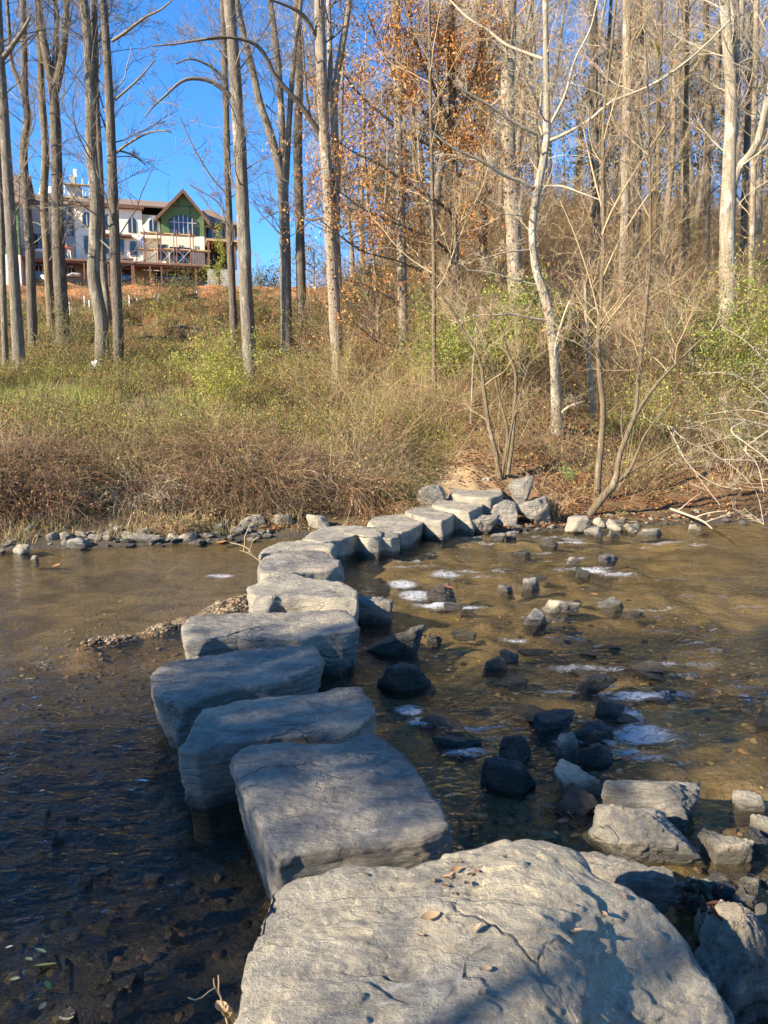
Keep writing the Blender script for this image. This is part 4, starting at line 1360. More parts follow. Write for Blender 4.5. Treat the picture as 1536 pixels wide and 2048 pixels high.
tree('short-looking tan trunk rising from brush beside the green shrub', 'bark_young', tp([(869, 815), (868, 720), (868, 600), (867, 480), (864, 350), (861, 200), (858, 0)], 10, 5), n1=14, zmin=5, tw='tan')
tree('slim grey sapling trunk left of the cream straight one', 'bark_grey', tp([(757, 690), (755, 600), (745, 500), (735, 400), (728, 280)], 7, 4), Y=30, n1=16, zmin=4, tw='tan', L1=2)
# oak that keeps its orange leaves
OAK_Y = 28.0
oak_limbs = [(-1.5, (905, 330, 9), (880, 280, 8), (845, 220, 7), (800, 170, 5), (760, 90, 4), (735, 30, 3)), (-2.0, (908, 430, 7), (870, 400, 6), (820, 370, 5), (760, 330, 4), (700, 300, 3), (660, 270, 2)),
             (-1.5, (906, 260, 9), (870, 180, 8), (840, 110, 6), (820, 40, 4), (810, 0, 3)), (-1.0, (907, 250, 8), (935, 190, 7), (955, 120, 6), (965, 40, 4)), (-2.0, (909, 520, 6), (870, 480, 5), (800, 450, 4), (730, 420, 3), (650, 360, 2)),
             (-1.0, (909, 480, 6), (935, 440, 5), (960, 400, 4), (985, 380, 3)), (-2.5, (910, 580, 5), (860, 550, 4), (790, 520, 3), (720, 500, 3), (640, 440, 2)), (-1.5, (907, 300, 7), (860, 290, 6), (790, 250, 5), (720, 190, 4), (690, 150, 3)),
             (-2.0, (910, 600, 4), (850, 620, 3), (790, 600, 3), (730, 570, 2), (690, 560, 2)), (-.5, (906, 150, 8), (880, 90, 6), (870, 30, 5)), (-1.0, (908, 380, 6), (930, 320, 5), (945, 270, 4), (950, 220, 3)), (-2.5, (910, 620, 4), (840, 680, 3), (770, 690, 3), (700, 640, 2))]
oak, _ = tree('oak holding rusty orange dead leaves on wide crooked limbs', 'bark_dark', tp([(914, 700), (912, 600), (909, 480), (907, 330), (905, 200), (902, 100), (900, 0)], 18, 13), Y=OAK_Y, n1=10, zmin=11, tw='dark', limbs=oak_limbs, name='oak_tree')
lb = MB()
pp = []
for lm in oak_limbs:
    Pl, _r = px_curve(lm[1:], OAK_Y, 24, lm[0])
    nc = 90 if lm[-1][1] < 400 else 30
    q = Pl[rng.integers(7, 24, nc)] + rng.normal(0, 1, (nc, 3)) * np.array([.75, .8, .65])
    pp.append(q)
pp = np.concatenate(pp)
# clusters thicken where the photo's are thickest
px_ = CX + F_PX * (pp[:, 0]) / pp[:, 1]
LV, LT, LC = [], [], []
nper = 44
cen = np.repeat(pp, nper, 0) + rng.normal(0, 1, (len(pp) * nper, 3)) * np.array([.17, .17, .20])
kk = rng.uniform(0, 1, len(cen)) < np.clip(.45 + .9 * gnoise(cen * .9), .05, 1)
cen = cen[kk]
V, T, C = leaves(cen, rng.uniform(.075, .145, len(cen)), palette([(.56, .25, .065), (.46, .195, .055), (.60, .32, .11), (.30, .135, .05), (.52, .28, .09)], len(cen), .2), asp=.5, down=.7)
lb.add(V, None, T, C)
nt = len(pp)
tws = grow(pp + rng.normal(0, .15, (nt, 3)), randdir(nt) * .6 + np.array([0, 0, .3]), rng.uniform(.5, 1.2, nt), 5, .25, -.05)
ob_ = np.array(oak.location)
V, Q = tubes(tws, np.full((nt, 5), .006), 3)
lb.add(V, Q, None, np.array(TWIG['dark'][1]))
lb.build('leaves', M['leaf'], oak, ob_)

# right: woodland
tree('tan trunk with a thin companion stem right of the oak', 'bark_young', tp([(962, 640), (961, 520), (960, 400), (962, 280), (961, 150), (960, 0)], 17, 14), Y=31, n1=14, zmin=8, tw='tan',
     forks=[(1, (970, 600, 6), (972, 450, 6), (972, 300, 6), (970, 150, 5), (968, 0, 5))])
tree('thick cream trunk with shaggy bark left of the crooked sycamore', 'bark_pale', tp([(1034, 640), (1030, 560), (1027, 470), (1022, 380), (1017, 280), (1015, 180), (1018, 80), (1019, 0)], 29, 24), Y=27, n1=14, zmin=9, tw='tan')
LEAFB = [(.42, .20, .06), (.52, .27, .07), (.36, .15, .05)]
tree('crooked white sycamore with long bare limbs, in front of the woods by the path', 'bark_sycamore',
     [(1114, 868, 22), (1112, 800, 20), (1109, 720, 20), (1103, 660, 19), (1092, 600, 18), (1075, 550, 17), (1066, 500, 15), (1066, 440, 14), (1074, 385, 14), (1085, 330, 14), (1092, 280, 13), (1093, 200, 11), (1092, 120, 10), (1090, 0, 8)],
     n1=14, zmin=4.5, tw='white', name='sycamore_tree', L1=2.2,
     limbs=[(-1.2, (1066, 376, 7), (1040, 362, 7), (1010, 352, 6), (985, 335, 6), (955, 318, 5), (925, 305, 5), (890, 285, 4), (850, 250, 3), (810, 230, 2)), (-1, (1086, 275, 7), (1060, 262, 6), (1020, 240, 5), (985, 215, 5), (950, 195, 4), (905, 165, 3)),
            (.5, (1085, 118, 6), (1050, 105, 5), (1010, 88, 5), (975, 60, 4), (935, 35, 4), (900, 0, 3)), (-.8, (1095, 283, 7), (1130, 268, 6), (1180, 240, 6), (1220, 205, 5), (1270, 185, 4), (1330, 155, 4), (1400, 100, 3), (1460, 40, 2)),
            (-.5, (1100, 250, 5), (1130, 190, 5), (1150, 120, 4), (1180, 60, 3), (1195, 0, 3)), (-1, (1098, 642, 6), (1060, 636, 5), (1020, 628, 5), (1000, 630, 4), (950, 632, 3), (900, 650, 2)), (-.5, (1082, 375, 4), (1120, 372, 4), (1160, 385, 3), (1200, 400, 2)),
            (-.6, (1118, 830, 5), (1140, 812, 5), (1170, 802, 3)), (-.4, (1115, 745, 5), (1110, 700, 4), (1125, 640, 4), (1140, 600, 3)), (-.5, (1075, 570, 4), (1030, 560, 3), (980, 545, 2), (930, 540, 2)), (-.8, (1062, 500, 4), (1010, 505, 3), (960, 520, 2))],
     leafing=(60, .13, LEAFB), top=14)
tree('dark trunk straight behind the young grey-green sapling', 'bark_dark', tp([(1196, 600), (1193, 480), (1190, 360), (1187, 240), (1188, 120), (1186, 0)], 17, 13), Y=33, n1=14, zmin=9, tw='grey', forks=[(.5, (1196, 280, 7), (1212, 180, 6), (1218, 80, 6), (1222, 0, 5))])
tree('small whitish broken-looking trunk beside the path', 'bark_sycamore', tp([(1186, 858), (1184, 800), (1181, 740), (1174, 680), (1172, 620), (1170, 560)], 11, 6), Y=20.5, n1=10, zmin=3, L1=1.4, tw='tan')
tree('pale straight trunk in the middle of the right woods', 'bark_pale', tp([(1242, 760), (1243, 660), (1246, 540), (1250, 420), (1252, 300), (1254, 180), (1254, 0)], 18, 14), Y=29, n1=14, zmin=8, tw='tan')
tree('grey trunk right of the pale straight one, forking to the right', 'bark_grey', tp([(1268, 640), (1272, 500), (1276, 380), (1277, 250), (1272, 130), (1270, 0)], 13, 10), Y=34, n1=14, zmin=9, forks=[(.3, (1277, 230, 8), (1282, 150, 8), (1284, 60, 7), (1285, 0, 7))])
tree('thin straight tan trunk under the big hanging leaf', 'bark_young', tp([(1316, 620), (1316, 480), (1317, 350), (1318, 200), (1321, 100), (1322, 0)], 8, 6), Y=32, n1=12, zmin=8, tw='tan')
tree('medium tan trunk left of the pale double sycamore', 'bark_young', tp([(1372, 620), (1371, 480), (1370, 350), (1369, 220), (1370, 100), (1371, 0)], 15, 12), Y=33, n1=14, zmin=9, tw='tan')
tree('dark trunk with a raised elbow left of the pale double sycamore', 'bark_dark', tp([(1412, 620), (1413, 450), (1415, 330), (1418, 240), (1414, 170), (1412, 80), (1413, 0)], 12, 9), Y=33, n1=14, zmin=9, forks=[(.3, (1420, 235, 6), (1432, 190, 6), (1440, 120, 6), (1442, 0, 5))])
tree('broad pale sycamore dividing into two white stems at the right', 'bark_sycamore', [(1454, 640, 31), (1455, 560, 28), (1455, 460, 26), (1457, 380, 24), (1460, 280, 20), (1462, 180, 18), (1456, 90, 17), (1448, 0, 15)], Y=28, n1=14, zmin=9, tw='white', name='sycamore_tree',
     forks=[(-.5, (1466, 372, 15), (1478, 335, 14), (1500, 310, 13), (1516, 280, 12), (1528, 230, 11), (1545, 150, 10), (1560, 40, 10)), (.4, (1462, 300, 15), (1470, 240, 14), (1474, 150, 14), (1478, 60, 14), (1482, 0, 13)), (.8, (1461, 250, 9), (1466, 120, 9), (1464, 0, 8))])
tree('slim pale trunk at the right edge below the leaning dark limb', 'bark_pale', tp([(1502, 600), (1504, 480), (1506, 380), (1508, 260), (1512, 120), (1513, 0)], 11, 8), Y=31, n1=12, zmin=9, tw='tan')
tree('dark trunk with a limb leaning right at the right edge', 'bark_dark', tp([(1486, 560), (1489, 400), (1495, 270), (1500, 180), (1505, 90), (1508, 0)], 11, 9), Y=35, n1=14, zmin=9, forks=[(-.4, (1496, 260, 7), (1510, 200, 7), (1530, 160, 6), (1560, 110, 5))])

# saplings close to the far bank
tree('clump of slim tan stems rising behind the upright stone', 'bark_young', tp([(1000, 958), (990, 900), (978, 850), (968, 780), (962, 730), (945, 690), (920, 650), (890, 600), (850, 560)], 10, 3), n1=12, zmin=2.0, L1=1.0, tw='tan', top=None, cat='sapling', name='sapling', flare=1.2,
     forks=[(.2, (1003, 955, 7), (1012, 905, 7), (1015, 860, 6), (1005, 820, 5), (985, 740, 4), (955, 660, 3), (925, 590, 2)), (.3, (1016, 950, 9), (1024, 890, 8), (1028, 840, 8), (1032, 780, 7), (1030, 740, 7), (1012, 700, 6), (1005, 660, 5), (975, 620, 4), (930, 570, 2)), (.1, (1008, 955, 4), (1022, 860, 4), (1040, 790, 3), (1060, 720, 2))])
tree('slim grey-green sapling standing straight at the right far bank', 'bark_young', tp([(1193, 1002), (1198, 930), (1204, 870), (1206, 810), (1200, 760), (1197, 690), (1201, 600), (1207, 500), (1206, 400), (1206, 300), (1210, 200), (1222, 100), (1232, 0)], 13, 4), n1=22, zmin=2.6, L1=2.2, tw='tan', top=None, cat='sapling', name='sapling', up=.9, flare=1.3,
     limbs=[(-.5, (1204, 470, 4), (1225, 420, 4), (1265, 350, 3), (1330, 250, 2)), (-.4, (1200, 640, 4), (1180, 560, 3), (1150, 470, 3), (1120, 400, 2)), (.5, (1205, 420, 3), (1185, 340, 3), (1165, 250, 2)), (-.5, (1203, 560, 4), (1240, 480, 3), (1290, 400, 3), (1350, 330, 2)), (-.3, (1198, 720, 3), (1160, 690, 3), (1110, 670, 2)), (-.3, (1203, 660, 3), (1250, 600, 3), (1290, 560, 2))])
tree('leaning forked sapling growing out over the stony right shore', 'bark_young', [(1180, 1030, 15), (1205, 995, 16), (1230, 965, 13), (1237, 920, 10), (1250, 880, 10), (1266, 842, 9), (1273, 812, 8), (1276, 760, 7), (1285, 690, 7), (1292, 620, 6), (1300, 520, 5), (1300, 400, 5), (1298, 280, 4), (1295, 160, 3), (1290, 60, 2)], n1=18, zmin=2.6, L1=1.6, tw='tan', top=None, cat='sapling', name='sapling', up=.9, flare=1.1,
     forks=[(-.3, (1272, 830, 8), (1290, 800, 7), (1312, 770, 7), (1330, 750, 6), (1355, 725, 5), (1385, 695, 4), (1420, 665, 3), (1450, 640, 2)), (-.2, (1234, 962, 8), (1256, 945, 7), (1275, 905, 5), (1290, 870, 4), (1320, 830, 3), (1360, 790, 2)), (-.2, (1240, 960, 7), (1270, 938, 5), (1310, 915, 4), (1350, 890, 3), (1400, 870, 2)), (.1, (1340, 742, 4), (1345, 700, 3), (1352, 650, 3), (1368, 610, 2)), (0, (1247, 890, 4), (1243, 850, 3), (1244, 815, 2))])
tree('thin straight sapling with upright twigs in the right thicket', 'bark_young', tp([(1276, 840), (1282, 720), (1290, 600), (1298, 480), (1305, 360), (1312, 240), (1320, 120)], 6, 2), Y=21, n1=14, zmin=4, L1=1.6, tw='tan', top=None, cat='sapling', name='sapling', up=1)
tree('short bare sapling with a yellow leaf tuft in the right thicket', 'bark_young', tp([(1345, 800), (1340, 700), (1338, 600), (1345, 500), (1350, 420)], 6, 2), Y=22, n1=14, zmin=4, L1=1.6, tw='tan', top=None, cat='sapling', name='sapling', up=1, leafing=(40, .09, [(.5, .42, .06)]))
tree('white-barked thin stem in the brush left of the tan stem clump', 'bark_sycamore', tp([(942, 838), (944, 790), (946, 740), (950, 690), (952, 640)], 5, 3), Y=20, n1=8, zmin=3, L1=1, tw='tan', top=None, cat='sapling', name='sapling')

# bare overhanging branches from a tree just outside the right edge
tree('white bare branches arching in over the water from the right edge', 'bark_sycamore', [(1660, 1010, 8.8), (1655, 960, 8.2), (1640, 915, 7.7), (1610, 880, 5.5), (1575, 862, 4.4), (1536, 852, 3.9), (1495, 842, 3.3), (1455, 838, 2.8), (1420, 842, 2.2), (1390, 852, 1.7), (1350, 856, 1.7), (1318, 845, 1.2)], Y=15.6, n1=12, zmin=1.2, L1=1.0, tw='white', top=None, cat='tree', name='overhanging_tree', up=-.2, n2=4, n3=3,
     limbs=[(-.5, (1545, 856, 2.8), (1510, 880, 2.2), (1490, 900, 2.2), (1515, 930, 1.7), (1528, 985, 1.2)), (-.8, (1490, 842, 2.2), (1462, 860, 2.2), (1490, 885, 1.7), (1530, 915, 1.7), (1560, 950, 1.2)), (-.6, (1335, 852, 1.7), (1355, 890, 1.7), (1375, 925, 1.7), (1400, 950, 1.2), (1440, 972, 1.2), (1485, 978, 1.2)), (-.4, (1340, 852, 1.7), (1370, 880, 1.7), (1420, 905, 1.7), (1455, 925, 1.7), (1490, 955, 1.2), (1515, 990, 1.2), (1528, 1050, 1.2)),
            (-.4, (1345, 860, 1.7), (1360, 905, 1.2), (1390, 945, 1.2), (1420, 985, 1.2), (1440, 1010, 1.2)), (.3, (1600, 870, 2.8), (1540, 800, 2.2), (1490, 760, 1.7), (1440, 745, 1.2), (1390, 750, 1.2)), (.2, (1610, 860, 2.8), (1560, 760, 2.2), (1500, 690, 1.7), (1440, 650, 1.2)), (.5, (1620, 880, 2.2), (1540, 830, 1.7), (1480, 820, 1.7), (1410, 830, 1.2))])

# ------------------------------------------------------------------ woods farther back: a few kinds, copied
def far_kind(i, h, spread, twigs, bark='bark_far', tw='tan', lean=.02):
    P = grow(np.zeros((1, 3)) - np.array([0, 0, .4]), np.array([[rng.normal(0, lean), rng.normal(0, lean), 1]]), h, 16, .035, .02)
    R = np.linspace(.20, .035, 16)[None]
    V, Q = tubes(P, R, 7)
    t_me = MB().add(V, Q)
    c_me = MB()
    branching(c_me, P, R, twigs, spread, 7, 6, h * .22, TWIG[tw], .7, .2, .3, 7, .17, minr=.008)
    out = []
    for b_, mt in ((t_me, M[bark]), (c_me, M['stem'])):
        me = np_mesh('far', np.concatenate(b_.V), np.concatenate(b_.Q), None, np.concatenate(b_.C))
        me.materials.append(mt)
        out.append(me)
    return out


KINDS = [far_kind(0, 20, 3.6, 30, tw='far'), far_kind(1, 17, 3.2, 30, tw='far'), far_kind(2, 22, 4.0, 30, 'bark_far', 'far'), far_kind(3, 14, 3.0, 30, tw='far'), far_kind(4, 18, 4.2, 32, 'bark_pale', 'far')]


def far_tree(x, y, k, s, label, group, name='bare_tree', cat='tree', leaf=None):
    z = float(terrain(x, y))
    r = empty(name, (x, y, z), label, cat, group)
    r.rotation_euler = (0, 0, rng.uniform(0, TAU))
    r.scale = (s * rng.uniform(.8, 1.25),) * 2 + (s,)
    for nm, me in (('trunk', KINDS[k][0]), ('crown', KINDS[k][1])):
        o = bpy.data.objects.new(nm, me)
        COL.objects.link(o)
        o.parent = r
    return r


placed = []
for i in range(900):
    if len(placed) >= 74:
        break
    y = rng.uniform(36, 88)
    a = rng.uniform(-.075, .62)
    x = a * y
    if a < .0 and y > 60:
        continue
    if min([9] + [math.hypot(x - u, y - v) for u, v in placed]) < 2.6:
        continue
    placed.append((x, y))
    far_tree(x, y, int(rng.integers(0, 5)), rng.uniform(.7, 1.1), 'thin bare tree standing deep in the hillside woods behind the nearer trunks', 'thin bare trees deep in the hillside woods')
for i in range(16):
    a = rng.uniform(-.20, -.06)
    y = rng.uniform(104, 135)
    far_tree(a * y, y, int(rng.integers(0, 5)), rng.uniform(.35, .55), 'small distant bare tree on the crest right of the house', 'distant trees on the crest right of the house')
for i in range(9):
    a = rng.uniform(-.7, -.3)
    y = rng.uniform(100, 112)
    if abs(a + .42) < .09:
        continue


# evergreens and leafy trees farther back
def leafy(name, label, x, y, h, w_, cols, n, size, cat='tree', group=None, z0=.12, trunk=.14, cone=.5):
    z = float(terrain(x, y))
    base = np.array([x, y, z])
    r = empty(name, base, label, cat, group)
    P = grow(base[None] - np.array([[0, 0, .3]]), np.array([[0, 0, 1.0]]), h * .92, 10, .04, .02)
    V, Q = tubes(P, np.linspace(trunk, .02, 10)[None], 7)
    MB().add(V, Q).build('trunk', M['bark_dark'], r, base)
    ncl = max(14, n // 60)
    t = rng.beta(1.2, 1.3, ncl)
    rad = w_ * .5 * ((1 - t) ** cone * .95 + .05) * np.sqrt(rng.uniform(.15, 1, ncl)) * np.where(t < .15, .75, 1)
    an = rng.uniform(0, TAU, ncl)
    cc = base + np.column_stack([np.cos(an) * rad, np.sin(an) * rad, h * (z0 + (1 - z0) * t)])
    b_ = MB()
    tb2 = MB()
    zt = np.clip(((cc[:, 2] - base[2]) / h * .85 * 9).astype(int), 0, 8)
    st = P[0, zt]
    mid = (st + cc) / 2 + np.array([0, 0, .1]) * 1
    V, Q = tubes(np.stack([st, mid, cc], 1), np.tile(np.array([.03, .02, .008]), (ncl, 1)), 4)
    tb2.add(V, Q, None, np.array(TWIG['dark'][0]))
    tb2.build('branches', M['stem'], r, base)
    nn = n // ncl
    q = np.repeat(cc, nn, 0) + rng.normal(0, 1, (ncl * nn, 3)) * np.array([1, 1, .6]) * (w_ * .11)
    V, T, C = leaves(q, rng.uniform(.6, 1.3, len(q)) * size, palette(cols, len(q), .25))
    b_.add(V, None, T, C)
    b_.build('crown', M['leaf'], r, base)
    return r


PINE = [(.060, .070, .026), (.085, .09, .035), (.045, .055, .022), (.12, .105, .045)]
leafy('pine_tree', 'dusky green pine high behind the thick cream shaggy trunk', 9.5, 62, 12, 7, PINE, 5200, .30)
leafy('pine_tree', 'dusky green pine at the skyline behind the slim sapling', 17.5, 60, 13, 8, PINE, 5600, .30)
leafy('pine_tree', 'dusky pine behind the medium tan trunk on the right', 24, 61, 13, 8, PINE, 5600, .30)
leafy('pine_tree', 'dusky pine between the oak and the tan trunk, far up the slope', 5.2, 66, 10, 6, PINE, 4200, .30)
leafy('pine_tree', 'tall dark pine at the right edge of the woods', 31, 58, 14, 8, PINE, 5600, .30)
leafy('pine_tree', 'low dusky pine behind the orange oak leaves', .5, 60, 9, 7, PINE, 4200, .28)
leafy('holly_tree', 'dark green holly bush-tree between the two cream trunks', at_y(745, 640, 33)[0], 33, 3.0, 2.6, [(.03, .05, .02), (.05, .075, .028), (.025, .04, .02)], 5000, .09, z0=.05)
leafy('holly_tree', 'dark evergreen by the path behind the crooked sycamore', at_y(1150, 760, 24.5)[0], 24.5, 2.2, 2.2, [(.035, .055, .02), (.06, .085, .03)], 4200, .08, z0=.05)
leafy('young_tree', 'hazy yellow-green young tree on the crest right of the house', at_y(520, 540, 100)[0], 100, 5.5, 6, [(.22, .23, .08), (.16, .17, .07)], 1800, .22, trunk=.08)
leafy('young_tree', 'low dull red shrub-tree on the crest right of the house', at_y(510, 565, 93)[0], 93, 2.0, 3, [(.20, .06, .045), (.26, .09, .05)], 700, .18, trunk=.05)
leafy('young_tree', 'grey-green young tree on the crest near the three-stemmed trunk', at_y(548, 545, 98)[0], 98, 5, 6, [(.16, .17, .08), (.20, .17, .09)], 1600, .22, trunk=.08)
leafy('young_tree', 'brushy green tree at the crest behind the dark straight trunk', at_y(628, 560, 72)[0], 72, 4.5, 7, [(.13, .14, .05), (.20, .15, .06)], 2400, .18, trunk=.08)

# trees on the near bank behind the camera whose shade falls across the stones
def along(s, t):
    return s * np.array([-.51, .86]) - t * np.array([.86, .51])


SHADE = [(3.5, 13.0, 8.6, 2.5, 3700), (4.8, 14.5, 9.6, 2.3, 3900), (4.2, 19.0, 12.6, 2.8, 2400)]
for (s_, t_, h_, w_, n_), lb_ in zip(SHADE, ('evergreen on the near bank nearest the stones, behind the viewer', 'evergreen on the near bank farther upstream, behind the viewer', 'tall evergreen on the near bank behind the other two')):
    q = along(s_, t_)
    leafy('evergreen_tree', lb_, q[0], q[1], h_, w_, [(.04, .06, .025), (.06, .08, .03)], n_, .22, z0=.22, cone=.35)

# a slim bare tree behind the viewer whose trunk throws the streak of shade over the nearest slab
q = along(1.88, 8.5)
bz = float(terrain(q[0], q[1]))
bt = empty('bare_tree', (q[0], q[1], bz), 'slim bare tree on the near bank behind the viewer', 'tree')
P = grow(np.array([[q[0], q[1], bz - .2]]), np.array([[.02, 0, 1.0]]), 8.0, 20, .02, .02)
R = np.linspace(.075, .02, 20)[None]
V, Q = tubes(P, R, 8)
MB().add(V, Q).build('trunk', M['bark_grey'], bt, (q[0], q[1], bz))
cb = MB()
branching(cb, P, R, 26, 1.8, 6, 5, bz + 2.6, TWIG['grey'])
cb.build('crown', M['stem'], bt, (q[0], q[1], bz))
# ------------------------------------------------------------------ house on the hill
HO = at_y(44, 508, 78)
HR_ = at_y(420, 533, 82.5)
HU = np.array([HR_[0] - HO[0], HR_[1] - HO[1], 0.0])
HLEN = np.linalg.norm(HU)
HU /= HLEN
HV = np.array([-HU[1], HU[0], 0.0])
if HV[1] < 0:
    HV = -HV
HW = np.array([0, 0, 1.0])
HO[2] = (HO[2] + HR_[2]) / 2


def hp(px, py, v):
    """photo point on the house plane v metres behind the deck edge -> (u, w)"""
    d_ = ray(px, py)
    o_ = HO + HV * v
    t = ((o_ - EYE) @ HV) / (d_ @ HV)
    q = EYE + d_ * t - HO
    return q @ HU, q[2]


def HM(V):
    V = np.asarray(V, float)
    return HO + V[:, :1] * HU + V[:, 1:2] * HV + V[:, 2:3] * HW


house = empty('house', HO + HW * -2.6, 'cream house with unfinished green gables under construction on the hilltop', 'house')
HB = HO + HW * -2.6


def hbox(name, mat, u0, u1, v0, v1, w0, w1, par=None, org=None):
    return MB().box((u0, v0, w0), (u1, v1, w1), HM).build(name, M[mat], par or house, HB if org is None else org, False)


def hprism(name, mat, poly, v0, v1, par=None, axis='v', org=None):
    """extrude a (u,w) polygon along v, or a (v,w) polygon along u"""
    n_ = len(poly)
    A = [((a, v0, b_) if axis == 'v' else (v0, a, b_)) for a, b_ in poly]
    Bq = [((a, v1, b_) if axis == 'v' else (v1, a, b_)) for a, b_ in poly]
    V = HM(np.array(A + Bq))
    Qf = [[i, (i + 1) % n_, (i + 1) % n_ + n_, i + n_] for i in range(n_)]
    ca, cb_ = V[:n_].mean(0), V[n_:].mean(0)
    V = np.vstack([V, ca, cb_])
    T = [[2 * n_, (i + 1) % n_, i] for i in range(n_)] + [[2 * n_ + 1, i + n_, (i + 1) % n_ + n_] for i in range(n_)]
    return MB().add(V, Qf, T).build(name, M[mat], par or house, HB if org is None else org, False)


def hslab(name, mat, quad, th, par=None):
    """a thick sheet from four (u,v,w) corners"""
    q = np.array(quad, float)
    nn = np.cross(q[1] - q[0], q[3] - q[0])
    nn = nn / np.linalg.norm(nn)
    if nn[2] < 0:
        nn = -nn
    V = HM(np.vstack([q, q - nn * th]))
    return MB().add(V, [[0, 1, 2, 3], [4, 7, 6, 5], [0, 4, 5, 1], [1, 5, 6, 2], [2, 6, 7, 3], [3, 7, 4, 0]]).build(name, M[mat], par or house, HB, False)


def window(px0, py0, px1, py1, v, arch=0.0, bays=2, fmat='window_frame', rail=None):
    u0, w1 = hp(px0, py0, v)
    u1, w0 = hp(px1, py1, v)
    n_ = 10
    top = [(u0 + (u1 - u0) * i / n_, w1 - arch * (1 - (math.sin(math.pi * i / n_)))) for i in range(n_ + 1)] if arch else [(u0, w1), (u1, w1)]
    out = [(u0, w0)] + top + [(u1, w0)]
    mu, mw = (u0 + u1) / 2, (w0 + w1) / 2
    f = hprism('window', fmat, [(mu + (a - mu) * 1.05, mw + (b_ - mw) * 1.04) for a, b_ in out], v - .05, v + .05)
    hprism('pane', 'glass', [(mu + (a - mu) * .93, mw + (b_ - mw) * .95) for a, b_ in out], v - .075, v - .055, f)
    mb = MB()
    for i in range(1, bays):
        uu = u0 + (u1 - u0) * i / bays
        mb.box((uu - .04, v - .10, w0), (uu + .04, v - .076, w1 - arch * (1 - math.sin(math.pi * i / bays)) if arch else w1), HM)
    if rail:
        wr = w0 + (w1 - w0) * rail
        mb.box((u0, v - .101, wr - .03), (u1, v - .0765, wr + .03), HM)
    if mb.n:
        mb.build('mullion', M['pale_frame'], f, HB, False)
    return f


# main block
uA0, _ = hp(150, 450, 3)
uA1, _ = hp(284, 450, 3)
uC0, _ = hp(322, 450, 2.4)
uC1, _ = hp(408, 450, 2.4)
uD1, _ = hp(470, 450, 4.5)
wE = hp(215, 416, 3)[1]
hbox('wall', 'stucco', uA0, uA1, 3, 11, -.25, wE)
hbox('wall', 'stucco', uA1 + .003, uC0 - .003, 3.9, 11, -.25, wE - .2)
# eaves board and roof of the main block
hbox('fascia', 'fascia', uA0 - .5, uA1 + .25, 2.45, 3.2, wE + .003, wE + .32)
wr = hp(250, 398, 7)[1]
uL, uR = uA0 - .5, uC1 - 1.0
hslab('roof', 'shingle', [(uL, 2.4, wE + .33), (uR, 2.4, wE + .33), (uR, 7, wr), (uL, 7, wr)], .15)
hslab('roof', 'shingle', [(uL, 7.02, wr), (uR, 7.02, wr), (uR, 11.6, wE + .33), (uL, 11.6, wE + .33)], .15)
hprism('gable_wall', 'stucco_grey_shade', [(3, wE), (11, wE), (7, wr - .2)], uA0, uA0 + .3, None, 'u')
for a in ((164.5, 424, 183, 455.5), (208, 428, 225.5, 459), (256, 434, 272.5, 465)):
    window(*a, 3, .35, 2)
for a in ((167, 471, 185, 509), (259, 482, 275, 512)):
    window(*a, 3, 0, 1, 'pale_frame')
window(206, 476, 250, 510, 3, 0, 3, 'pale_frame')
hbox('canopy', 'fascia', hp(205, 470, 2)[0], hp(263, 470, 2)[0], 2.1, 2.99, hp(230, 473, 2.5)[1], hp(230, 469, 2.5)[1])
# recessed bay with the curved parapet
pc = [(283, 452), (290, 447), (297, 437), (303, 431), (309, 431), (315, 438), (320, 446)]
poly = [hp(a, b_, 2.9) for a, b_ in pc]
poly = poly + [(poly[-1][0], poly[-1][1] - 1.5), (poly[0][0], poly[0][1] - 1.2)]
hprism('curved_parapet', 'stucco', poly, 2.9, 3.6)
window(298, 437.5, 314, 462, 2.85, .3, 2)
# front gable
wG = hp(365, 433, 2.4)[1]
uP, wP = hp(366, 383, 2.4)
wS = hp(365, 471, 2.4)[1]
hbox('wall', 'stucco', uC0, uC1, 2.4, 11, -.25, wS)
hprism('green_sheathing', 'sheathing', [(uC0 + .01, wS + .003), (uC1 - .01, wS + .003), (uC1 - .01, wG), (uP, wP - .25), (uC0 + .01, wG)], 2.42, 10.9)
for sgn, ue in ((-1, uC0 - .6), (1, uC1 + .6)):
    we = wG - .5
    hslab('roof', 'shingle', [(uP, 1.75, wP + .1), (ue, 1.75, we), (ue, 10, we), (uP, 10, wP + .1)], .16)
    q = np.array([[uP, 1.7, wP + .12], [ue, 1.7, we + .02], [ue, 1.7, we - .38], [uP, 1.7, wP - .32]])
    mbx = MB().add(HM(np.vstack([q, q + np.array([0, .12, 0])])), [[0, 1, 2, 3], [4, 7, 6, 5], [0, 4, 5, 1], [1, 5, 6, 2], [2, 6, 7, 3], [3, 7, 4, 0]])
    mbx.build('rake_board', M['fascia'], house, HB, False)
window(339, 429, 394, 471, 2.4, .55, 6, 'window_frame', .62)
tr = MB()
for (x0, y0, x1, y1) in ((356, 397, 357.6, 417), (379, 413, 380.6, 430)):
    a, b_ = hp(x0, y0, 2.37), hp(x1, y1, 2.37)
    tr.box((a[0], 2.36, b_[1]), (b_[0], 2.41, a[1]), HM)
a, b_ = hp(340, 411, 2.37), hp(392, 413.5, 2.37)
tr.box((a[0], 2.355, b_[1]), (b_[0], 2.405, a[1]), HM)
tr.build('sheathing_seam', M['window_frame'], house, HB, False)
hbox('wall', 'basement', uC0 + 4.0, uC1 - .02, 2.32, 2.38, .05, hp(340, 500, 2.4)[1]) if False else None
window(316, 489, 332, 520, 2.4, 0, 1)
window(340, 494, 381, 526, 2.4, 0, 3, 'window_frame')
